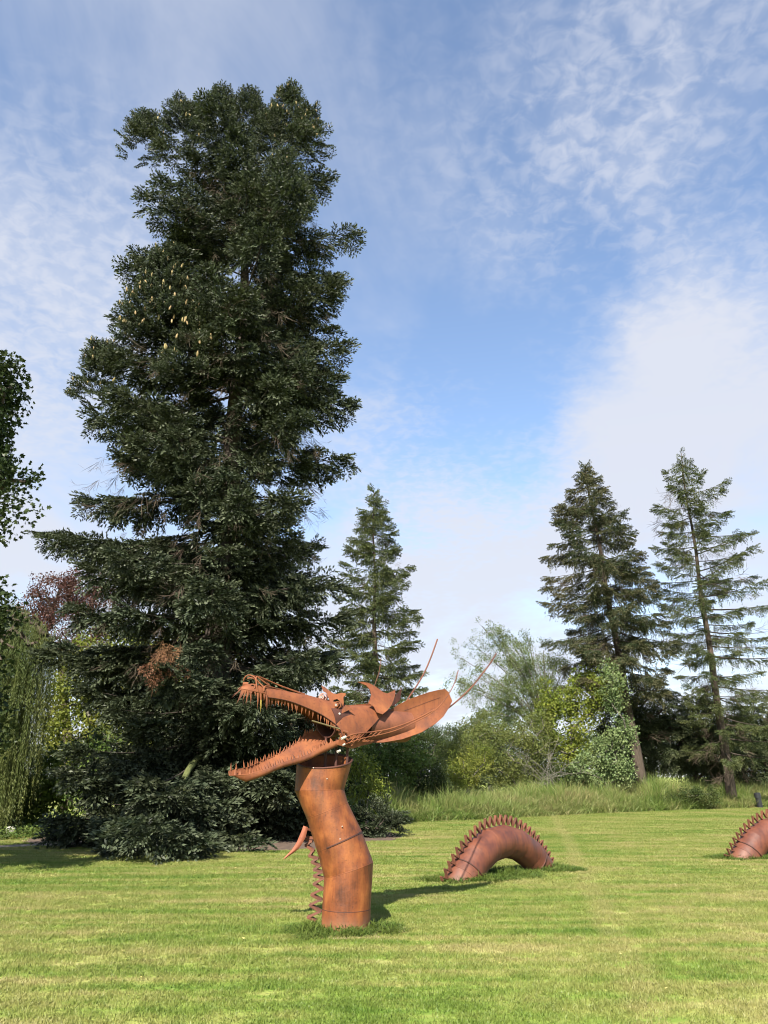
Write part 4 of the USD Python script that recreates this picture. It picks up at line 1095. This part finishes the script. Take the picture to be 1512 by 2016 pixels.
cnt = {}
cnt['mid'] = spruce('spruce_tree', 'slender green spruce with upcurved branch tips, just right of the giant fir', 56, (735, 968), (742, 1600),
       [(975, 728, 742), (1000, 712, 758), (1040, 700, 786), (1090, 668, 802), (1140, 664, 820), (1200, 655, 826), (1260, 650, 826), (1300, 640, 848), (1350, 640, 835), (1450, 640, 850), (1600, 640, 850)], 41, SPRUCE, 0.76, 5,
       lambda q: -0.34 * (1 - q) - 0.02, lambda q: 0.24, 1.2, 0.20, 0.42, 0.6, 1560, 0.30, 0.0, BARK_BROWN, 0.25, 50, (0.72, 1.06))
cnt['ra'] = spruce('spruce_tree', 'dense brownish spruce with bare lower trunk, left one of the pair at right', 46, (1152, 922), (1268, 1560),
       [(930, 1140, 1168), (960, 1122, 1196), (1000, 1088, 1216), (1050, 1065, 1250), (1090, 1068, 1262), (1130, 1058, 1290), (1200, 1074, 1322), (1250, 1078, 1338), (1300, 1096, 1335), (1380, 1110, 1330), (1560, 1150, 1350)], 43, SPRUCE_BROWN, 0.66, 5,
       lambda q: -0.40 * (1 - q) - 0.08, lambda q: 0.12, 1.0, 0.30, 0.31, 0.7, 1345, 0.34, 0.0, BARK_BROWN, 0.38, 40, (0.72, 1.08))
cnt['rb'] = spruce('spruce_tree', 'sparse spruce with thin drooping branches and visible trunk, farthest right', 46, (1340, 893), (1440, 1565),
       [(900, 1330, 1352), (930, 1300, 1400), (980, 1280, 1455), (1030, 1262, 1478), (1100, 1292, 1525), (1150, 1285, 1530), (1200, 1282, 1535), (1300, 1335, 1560), (1400, 1350, 1575), (1560, 1360, 1590)], 47, SPRUCE, 0.62, 4,
       lambda q: -0.42 * (1 - q) + 0.12, lambda q: 0.16, 0.74, 0.14, 0.30, 0.95, 1480, 0.27, 0.04, BARK_BROWN, 0.3, 130, (0.55, 1.08))


# ------------------------------------------------------------------ broadleaf trees and shrubs
def skeleton(T, rng, foot, ends, r0, mat, name='limb', trunk_top=None, wig=0.12):
    """trunk and limbs grown from the foot to the leaf clusters: every end joins the nearest node that is closer to the foot"""
    foot = np.asarray(foot, float)
    tt = np.asarray(trunk_top, float) if trunk_top is not None else foot + (np.mean(ends, 0) - foot) * 0.35
    tp = [foot + (tt - foot) * t + rng.normal(0, 0.02, 3) * [1, 1, 0] for t in np.linspace(0, 1, 6)]
    nodes, par = list(tp), [-1, 0, 1, 2, 3, 4]
    ends = sorted(ends, key=lambda e: np.linalg.norm(e - tt))
    for e in ends:
        A = np.array(nodes); d = np.linalg.norm(A - e, axis=1) + 0.35 * np.linalg.norm(A - tt, axis=1) + np.where(np.arange(len(A)) < 3, 3.0, 0)
        j = int(np.argmin(d)); m = max(1, min(4, int(np.linalg.norm(A[j] - e) / 0.8)))
        p = A[j]
        for q in range(1, m + 1):
            nodes.append(p + (e - p) * q / m + (rng.normal(0, wig, 3) if q < m else 0)); par.append(j if q == 1 else len(nodes) - 2)
    w = np.ones(len(nodes))
    for i in range(len(nodes) - 1, 0, -1):
        if par[i] >= 0: w[par[i]] += w[i]
    rad = r0 * np.sqrt(w / w[0]) * 0.95 + 0.006
    part(T, 'trunk', tube(tp, [rad[i] * (1.25 if i == 0 else 1) for i in range(6)], 9), mat, True)
    ms = []
    for i in range(6, len(nodes)):
        ms.append(tube([nodes[par[i]], nodes[i]], [min(rad[par[i]], rad[i] * 1.25), rad[i]], 5, False))
    if ms: part(T, 'limbs', join(ms), mat, True, kind='stuff')


def leafy(name, label, cat, Y, lobes, protos, mat, barkm, foot, seed, dens=1.0, sc=1.0, r0=0.15, group=None, hollow=0.5, depth=0.8, zmin=0.1, ends_every=6, nz=0.35, trunk_top=None, dirfn=None):
    """lobes: (px, py, rx px, ry px[, dY])"""
    rng = np.random.default_rng(seed)
    f = ground(*foot) if foot[1] > 1545 else at(foot[0], 1600, Y); f = np.array([at(foot[0], foot[1], Y)[0], Y, 0.0])
    T = Thing(name, label, cat, f, group=group)
    bag, ends = Bag(), []
    for lb in lobes:
        px, py, rx, ry = lb[:4]; dY = lb[4] if len(lb) > 4 else 0.0
        c = at(px, py, Y + dY); k = np.linalg.norm(c - [0, 0, EYE]) / math.sqrt(FPX ** 2 + (px - 756) ** 2 + (py - 1008) ** 2)
        a, b = rx * k, ry * k; dpt = depth * 0.5 * (a + b)
        m = int(dens * 15 * (a * b + a * dpt + b * dpt) / 3 / (0.30 * sc) ** 2 * 0.5)
        u = rng.normal(0, 1, (m, 3)); u /= np.linalg.norm(u, axis=1, keepdims=True)
        rad = hollow + (1 - hollow) * rng.random(m) ** 0.6
        rad *= 1 + nz * 2 * (meshkit.fbm(u * 1.7 + seed * 3.1 + px, 3, seed) - 0.5)
        P = c + u * rad[:, None] * [a, dpt, b]
        keep = (P[:, 2] > zmin)
        # openings between the leaf masses
        keep &= meshkit.fbm(P * (0.9 / max(0.5, sc)) + seed, 3, seed + 1) > 0.31
        for p, d in zip(P[keep], u[keep]):
            dd = d * [1, 1, 0.6] + rng.normal(0, 0.35, 3)
            bag.add(p, dd if dirfn is None else dirfn(rng, dd), sc * rng.uniform(0.75, 1.25), rng.integers(len(protos)), rng.uniform(-0.6, 0.6))
        ends += list((P - u * 0.15 * sc)[keep][::ends_every])
    if ends: skeleton(T, rng, f, ends[:220], r0, barkm, trunk_top=trunk_top)
    bag.emit(T, 'foliage', protos, mat)
    return len(bag.p)


# right: shrubs, yews and the airy tree
cnt['yew1'] = leafy('yew_tree', 'dark spreading yew with leaning trunk under the left spruce of the pair', 'tree', 50, [(1240, 1440, 62, 62), (1285, 1395, 58, 50), (1312, 1460, 62, 52), (1235, 1500, 50, 40)], P_SPRUCE, YEW, BARK_BROWN, (1268, 1570), 51, 1.25, 0.95, 0.34, hollow=0.45, trunk_top=at(1250, 1480, 50), dirfn=lambda r, d: d + np.array([0, 0, -0.45]))
cnt['yew2'] = leafy('yew_tree', 'dark yew with thin dark stem, between the leaning yew and the drooping yew', 'tree', 51, [(1375, 1425, 50, 52), (1355, 1475, 52, 40), (1405, 1475, 45, 50)], P_SPRUCE, YEW, BARK_BROWN, (1366, 1562), 53, 1.2, 0.9, 0.22, hollow=0.45, dirfn=lambda r, d: d + np.array([0, 0, -0.45]))
cnt['yew3'] = leafy('yew_tree', 'wide drooping yew with pale bare twigs, at the right edge above the bollard', 'tree', 53, [(1450, 1460, 60, 55), (1500, 1430, 55, 60), (1480, 1515, 70, 36), (1545, 1480, 50, 60), (1420, 1522, 40, 24)], P_SPRUCE, YEW, BARK_BROWN, (1470, 1572), 55, 1.15, 0.95, 0.25, hollow=0.45, dirfn=lambda r, d: d + np.array([0, 0, -0.6]))
cnt['lime'] = leafy('yellow_green_tree', 'yellow green leafy small tree, just left of the brownish spruce', 'tree', 45, [(1150, 1375, 48, 52), (1112, 1430, 52, 48), (1182, 1345, 30, 42), (1085, 1385, 28, 36), (1130, 1490, 45, 40)], P_LEAF, BUSH_LIGHT, BARK_GREY, (1135, 1570), 57, 0.75, 1.15, 0.12, nz=0.5)
cnt['pop'] = leafy('silvery_shrub', 'shrub with pale silvery leaves, in front of the leaning yew', 'shrub', 43, [(1192, 1490, 44, 42), (1165, 1520, 42, 30), (1222, 1440, 26, 34), (1205, 1350, 26, 46), (1228, 1520, 24, 22)], P_LEAF, POPLAR, BARK_GREY, (1185, 1572), 59, 0.85, 1.0, 0.10, nz=0.5)
cnt['dk1'] = leafy('dark_shrub', 'dark low rounded bush beneath the yellow green tree', 'shrub', 43.5, [(1108, 1535, 48, 34), (1140, 1550, 40, 22)], P_SMALL, BUSH_DARK, BARK_GREY, (1110, 1572), 61, 1.0, 1.0, 0.08)
cnt['oli1'] = leafy('olive_shrub', 'large olive green bush in the middle of the far hedge', 'shrub', 44, [(1005, 1490, 58, 58), (1050, 1455, 42, 62), (960, 1470, 44, 52), (1040, 1530, 50, 40)], P_SMALL, BUSH_OLIVE, BARK_GREY, (1010, 1575), 63, 0.85, 1.15, 0.10, nz=0.5)
cnt['oli2'] = leafy('olive_shrub', 'tall feathery olive bush left of the large olive bush', 'shrub', 46, [(925, 1462, 42, 48), (965, 1430, 34, 38), (900, 1500, 34, 46), (945, 1525, 46, 40)], P_SMALL, BUSH_OLIVE, BARK_GREY, (925, 1580), 65, 0.75, 1.1, 0.10, nz=0.5)
cnt['yel'] = leafy('yellowing_shrub', 'small yellowing bush before the feathery olive bush', 'shrub', 40, [(915, 1510, 32, 34), (945, 1490, 26, 24), (890, 1535, 24, 24)], P_SMALL, LIME, BARK_GREY, (912, 1590), 67, 0.7, 1.0, 0.06, nz=0.5)
cnt['dk2'] = leafy('dark_shrub', 'dark rounded bush at the left end of the tall grass', 'shrub', 36, [(838, 1535, 42, 40), (805, 1560, 38, 26), (862, 1560, 30, 24)], P_SMALL, BUSH_DARK, BARK_GREY, (835, 1600), 69, 1.1, 0.95, 0.08)
cnt['gr1'] = leafy('green_shrub', 'mid green bush between the dragon neck and the dark rounded bush', 'shrub', 35, [(770, 1525, 48, 48), (805, 1490, 36, 34), (735, 1480, 40, 36), (770, 1570, 44, 26)], P_LEAF, BUSH, BARK_GREY, (770, 1605), 71, 1.0, 0.95, 0.08)
cnt['gr2'] = leafy('broad_shrub', 'shadowy bush behind the slender spruce foot, above the dark rounded bush', 'shrub', 55, [(850, 1470, 40, 40), (800, 1440, 44, 36), (880, 1505, 34, 44), (720, 1430, 40, 40)], P_SMALL, BUSH_DARK, BARK_GREY, (830, 1595), 73, 0.8, 1.1, 0.10)
cnt['wil'] = leafy('narrow_leaved_shrub', 'shrub with long pale yellow green leaves beside the dragon neck', 'shrub', 27, [(722, 1530, 30, 34), (745, 1555, 26, 26), (705, 1500, 22, 26)], P_LONG, BUSH_LIGHT, BARK_GREY, (722, 1630), 75, 0.55, 0.85, 0.04, nz=0.6)
cnt['low'] = leafy('low_spruce', 'low bluish spruce bush spreading on the lawn right of the neck', 'shrub', 23.5, [(742, 1620, 42, 24), (712, 1628, 30, 18), (762, 1632, 24, 14)], P_FIR, FIR, BARK_FIR, (740, 1645), 77, 1.5, 0.72, 0.05, zmin=0.06, hollow=0.3, dirfn=lambda r, d: d + np.array([0, 0, 0.15]))
rng = np.random.default_rng(79)
ft = at(1088, 1570, 50); ft[2] = 0; ft[1] = 50.0
Ta = Thing('airy_tree', 'airy pale green tree with many thin grey stems showing the sky', 'tree', ft)
bag = Bag(); crotch = at(1080, 1470, 50)
part(Ta, 'trunk', tube(spline([ft, (ft + crotch) / 2 + [0.1, 0, 0], crotch], 8), np.linspace(0.24, 0.16, 8), 8), BARK_ASH, True)
for (px, py) in ((948, 1232), (968, 1240), (925, 1262), (908, 1295), (886, 1335), (905, 1350), (935, 1330), (985, 1262), (1005, 1258), (1022, 1272), (1038, 1250), (1056, 1290), (1070, 1280), (1092, 1300), (1112, 1312), (960, 1375), (930, 1392), (985, 1345), (1020, 1330), (1045, 1345), (1090, 1360), (1120, 1350)):
    e = at(px, py, 50 + rng.normal(0, 1.2)); m1 = crotch + (e - crotch) * 0.5 + np.array([(crotch - e)[0] * 0.14, rng.normal(0, .3), 0.35])
    c = spline([crotch + rng.normal(0, 0.12, 3), m1, e], 10)
    part(Ta, 'stem', tube(c, np.linspace(0.075, 0.014, 10), 5, False), BARK_ASH, True)
    for q in range(rng.integers(20, 31)):
        t = 1 - 0.62 * rng.random() ** 1.3; p = np.array([np.interp(t, np.linspace(0, 1, 10), c[:, k]) for k in range(3)])
        o = rng.normal(0, 1, 3) * (0.28 + 0.5 * (1 - t)) ; tip_ = p + o
        if rng.random() < 0.5: part(Ta, 'twig', tube([p, p + o * 0.6 + [0, 0, .1], tip_], [0.014, 0.01, 0.005], 4, False), BARK_ASH, True)
        for w_ in range(1 + (q % 3 == 0)): bag.add(tip_ + rng.normal(0, 0.2, 3), o + rng.normal(0, .3, 3), rng.uniform(0.7, 1.15), rng.integers(4), rng.uniform(-1, 1))
bag.emit(Ta, 'foliage', P_SMALL, ASH)
cnt['ash'] = len(bag.p)
cnt['far1'] = leafy('distant_tree', 'hazy grey green round tree far off in the gap of the hedge', 'tree', 95, [(975, 1425, 44, 36), (935, 1445, 40, 28)], P_SMALL, FAR, BARK_GREY, (965, 1545), 81, 0.8, 2.4, 0.3)
cnt['far2'] = leafy('distant_tree', 'hazy low tree far off right of the dragon ear', 'tree', 95, [(880, 1455, 40, 26), (845, 1470, 40, 26), (905, 1470, 30, 22)], P_SMALL, FAR, BARK_GREY, (875, 1545), 83, 0.8, 2.4, 0.3)
cnt['lb1'] = leafy('low_bush', 'low dark leafy bush in the tall grass beneath the thin stemmed yew', 'shrub', 42.5, [(1345, 1572, 40, 20), (1385, 1568, 30, 18), (1310, 1578, 22, 12)], P_SMALL, BUSH_DARK, BARK_GREY, (1345, 1585), 111, 1.0, 0.85, 0.04, zmin=0.05)
cnt['lb2'] = leafy('low_bush', 'small reddish brown weedy clump in the tall grass below the leaning yew', 'shrub', 42, [(1240, 1578, 11, 14)], P_SMALL, BEECH, BARK_GREY, (1240, 1590), 113, 0.9, 0.6, 0.03, zmin=0.05)
# grey dead branches lying in the olive bush
Dd = Thing('dead_branches', 'tangle of bare grey dead branches low in the large olive bush', 'dead wood', (*at(1068, 1540, 42.0)[:2], 0))
rng = np.random.default_rng(85); ms = []
for k in range(15):
    a = at(1075 + rng.normal(0, 12), 1548 + rng.normal(0, 6), 42.2); b = at(1068 + rng.normal(0, 38), 1505 + rng.normal(0, 22), 42 + rng.normal(0, 0.5)); mid = (a + b) / 2 + rng.normal(0, 0.15, 3)
    ms.append(tube(spline([a, mid, b], 6), np.linspace(0.022, 0.005, 6), 5, False))
    for q in range(5):
        c = mid + (b - mid) * rng.random(); ms.append(tube([c, c + rng.normal(0, 0.35, 3)], [0.012, 0.004], 4, False))
part(Dd, 'twigs', join(ms), BARK_ASH, True)

# far hedgerow closing the view
rng = np.random.default_rng(87); hbag = Bag()
for k in range(3600):
    x = rng.uniform(-60, 60); y = 74 + rng.normal(0, 1.6); hgt = 3.6 + 3.2 * meshkit.fbm(np.array([[x * 0.12, 0, 0]]), 3, 4)[0]
    hbag.add(np.array([x, y, hgt * rng.random() ** 0.7]), np.array([rng.normal(0, 1), -1.0, rng.normal(0, .6)]), rng.uniform(1.6, 2.6), rng.integers(4), rng.uniform(0, 6))
path = '/World/distant_hedge'
instancer(path, P_SMALL, FAR, np.array(hbag.p), frames(np.array(hbag.d), np.array(hbag.u, float), np.array(hbag.r)), np.array(hbag.s), hbag.k, kind='stuff', label='far hedgerow and wood beyond the park', cat='hedge')

# left: maple, willow, copper beech, yellow green tree, shrubs
cnt['maple'] = leafy('maple_tree', 'lobed dark green maple leaning in from the left picture edge', 'tree', 13.5, [(-10, 770, 46, 82), (-20, 900, 55, 60), (22, 985, 62, 66), (-70, 860, 70, 130), (-40, 1010, 60, 50), (-24, 1190, 46, 60), (-34, 1330, 34, 70), (-40, 1460, 36, 60), (-190, 1230, 120, 130, 0.3), (-150, 1400, 110, 90, 0.2), (-330, 1150, 150, 200, 0.6)], P_MAPLE, MAPLE, BARK_BROWN, (-250, 1700), 91, 0.66, 0.72, 0.26, hollow=0.4, nz=0.75, ends_every=9, trunk_top=at(-230, 1250, 13.6))
cnt['beech'] = leafy('copper_beech', 'reddish brown copper beech behind the willow at left', 'tree', 44, [(105, 1172, 52, 46), (165, 1158, 46, 40), (60, 1195, 34, 40), (130, 1240, 80, 60), (200, 1200, 50, 60)], P_SMALL, BEECH, BARK_BROWN, (130, 1600), 93, 0.75, 1.3, 0.30, nz=0.5)
cnt['yg'] = leafy('yellow_green_tree', 'broad sunlit yellow green tree seen through gaps left of the giant fir', 'tree', 35, [(170, 1330, 66, 74), (250, 1290, 66, 62), (345, 1320, 80, 84), (150, 1440, 60, 60), (250, 1430, 90, 80), (440, 1290, 70, 80), (110, 1390, 40, 60)], P_LEAF, LIME, BARK_GREY, (240, 1620), 95, 0.75, 1.15, 0.25, nz=0.45)
cnt['ls1'] = leafy('large_leaved_shrub', 'green large-leaved shrub left of the fir, above the earth path', 'shrub', 28, [(110, 1520, 46, 50), (150, 1560, 46, 46), (70, 1570, 44, 44), (185, 1520, 40, 60)], P_LEAF, BUSH, BARK_GREY, (120, 1640), 97, 0.85, 1.1, 0.08, nz=0.5)
cnt['ls2'] = leafy('dark_shrub', 'dark shadowed shrub behind the left side of the fir skirt', 'shrub', 31, [(240, 1560, 70, 70), (330, 1540, 80, 80), (430, 1540, 80, 80), (200, 1480, 60, 50)], P_LEAF, BUSH_DARK, BARK_GREY, (300, 1625), 99, 0.8, 1.2, 0.10)
cnt['ls3'] = leafy('dark_shrub', 'dark leafy shrub under the willow at the left edge', 'shrub', 30, [(20, 1590, 60, 50), (-30, 1560, 50, 70), (60, 1620, 40, 24)], P_LEAF, BUSH_DARK, BARK_GREY, (20, 1640), 101, 0.8, 1.1, 0.10)
cnt['ls4'] = leafy('dark_shrub', 'dark shrub glimpsed behind the dragon neck and fir', 'shrub', 33, [(560, 1560, 90, 60), (660, 1540, 70, 60), (620, 1480, 80, 60)], P_LEAF, BUSH_DARK, BARK_GREY, (600, 1620), 103, 0.8, 1.2, 0.10)
# weeping willow
rng = np.random.default_rng(105)
WY = 26.5
fw = at(-20, 1645, WY); fw[2] = 0; fw[1] = WY
Wt = Thing('willow_tree', 'weeping willow with long hanging yellow green curtains at left', 'tree', fw)
sb, ends = Bag(), []
for k in range(560):
    a = rng.uniform(0, 2 * PI); q = math.sqrt(rng.random())
    px = 15 + 98 * q * math.cos(a); dY = 1.7 * q * math.sin(a)
    ytop = 1195 + 90 * q ** 2 * rng.uniform(0.7, 1.2) + rng.normal(0, 8)
    ybot = np.interp(px, [-80, 20, 60, 90, 115], [1640, 1630, 1600, 1500, 1420]) + rng.normal(0, 35)
    if meshkit.noise(np.array([[px * 0.09, dY * 1.4, 0]]), 3)[0] < 0.33: ybot -= 160
    p = at(px, ytop, WY + dY); zb = max(0.35, at(px, ybot, WY + dY)[2])
    ends.append(p)
    z = p[2]; sx = rng.normal(0, 0.03)
    while z > zb:
        sc = rng.uniform(0.85, 1.1)
        sb.add(np.array([p[0] + sx * (p[2] - z), p[1], z]), np.array([math.cos(k), math.sin(k), 0.0]), sc, rng.integers(4), 0)
        z -= 1.7 * sc
skeleton(Wt, rng, fw, ends[::6], 0.32, BARK_BROWN, trunk_top=at(-10, 1330, WY))
sb.emit(Wt, 'hanging_strands', P_STRAND, WILLOW)
cnt['willow'] = len(sb.p)
# stone and low plants beyond the path
ps = at(17, 1648, 24.6); ico = trimesh.creation.icosphere(3); v = ico.vertices * [0.18, 0.15, 0.12]
v = v * (1 + 0.35 * (meshkit.fbm(ico.vertices * 1.3 + 4, 3, 2) - 0.5))[:, None]; v[:, 2] = np.maximum(v[:, 2], -0.08)
St = Thing('stone', 'pale rounded stone among low plants under the willow', 'stone', (ps[0], ps[1], 0))
part(St, 'boulder', (v + [ps[0], ps[1], 0.09], ico.faces), STONE, True)
rng = np.random.default_rng(107)
gp = []
for k in range(520):
    x = rng.uniform(-15.5, -7.0); y0 = np.interp(x, [-15.5, -10.6, -8.5, -6.5], [20.9, 21.9, 22.7, 23.3]); gp.append((x, y0 + 0.25 + 3.2 * rng.random() ** 1.3, rng.uniform(0.5, 1.1)))
gp = np.array(gp); N = len(gp); az = rng.uniform(0, 6.28, N)
instancer('/World/border_plants', P_LEAF[:2] + P_LUSH[:2], [BUSH_DARK, BUSH, LUSH, LUSH], np.c_[gp[:, :2], 0.06 + 0.0 * gp[:, 0]], frames(np.c_[np.cos(az), np.sin(az), np.zeros(N)], np.tile([0, 0, 1.0], (N, 1))), np.c_[gp[:, 2] * .8, gp[:, 2] * .8, gp[:, 2] * 0.55], rng.integers(0, 4, N), kind='stuff', label='low leafy ground cover between path and shrubs at left', cat='plants')
# yellow fallen leaves
lv, lf = np.array([(0, 0, 0), (0.03, 0.018, 0.006), (0.07, 0, 0.002), (0.03, -0.018, 0.008)]), np.array([(0, 1, 2), (0, 2, 3)])
fl = []
for k in range(90):
    if k < 60: p = ground(rng.uniform(0, 620), rng.uniform(1668, 1725))
    else: p = ground(rng.uniform(0, 1512), rng.uniform(1640, 1960))
    fl.append((p[0], p[1], 0.035))
fl = np.array(fl); N = len(fl); az = rng.uniform(0, 6.28, N)
instancer('/World/fallen_leaves', [(lv, lf)], LEAF_LITTER, fl, frames(np.c_[np.cos(az), np.sin(az), rng.normal(0, .2, N)], np.tile([0, 0, 1.0], (N, 1))), rng.uniform(0.4, 0.85, N), np.zeros(N, int), kind='stuff', label='scattered yellow fallen leaves on the lawn', cat='leaves')
print(cnt)
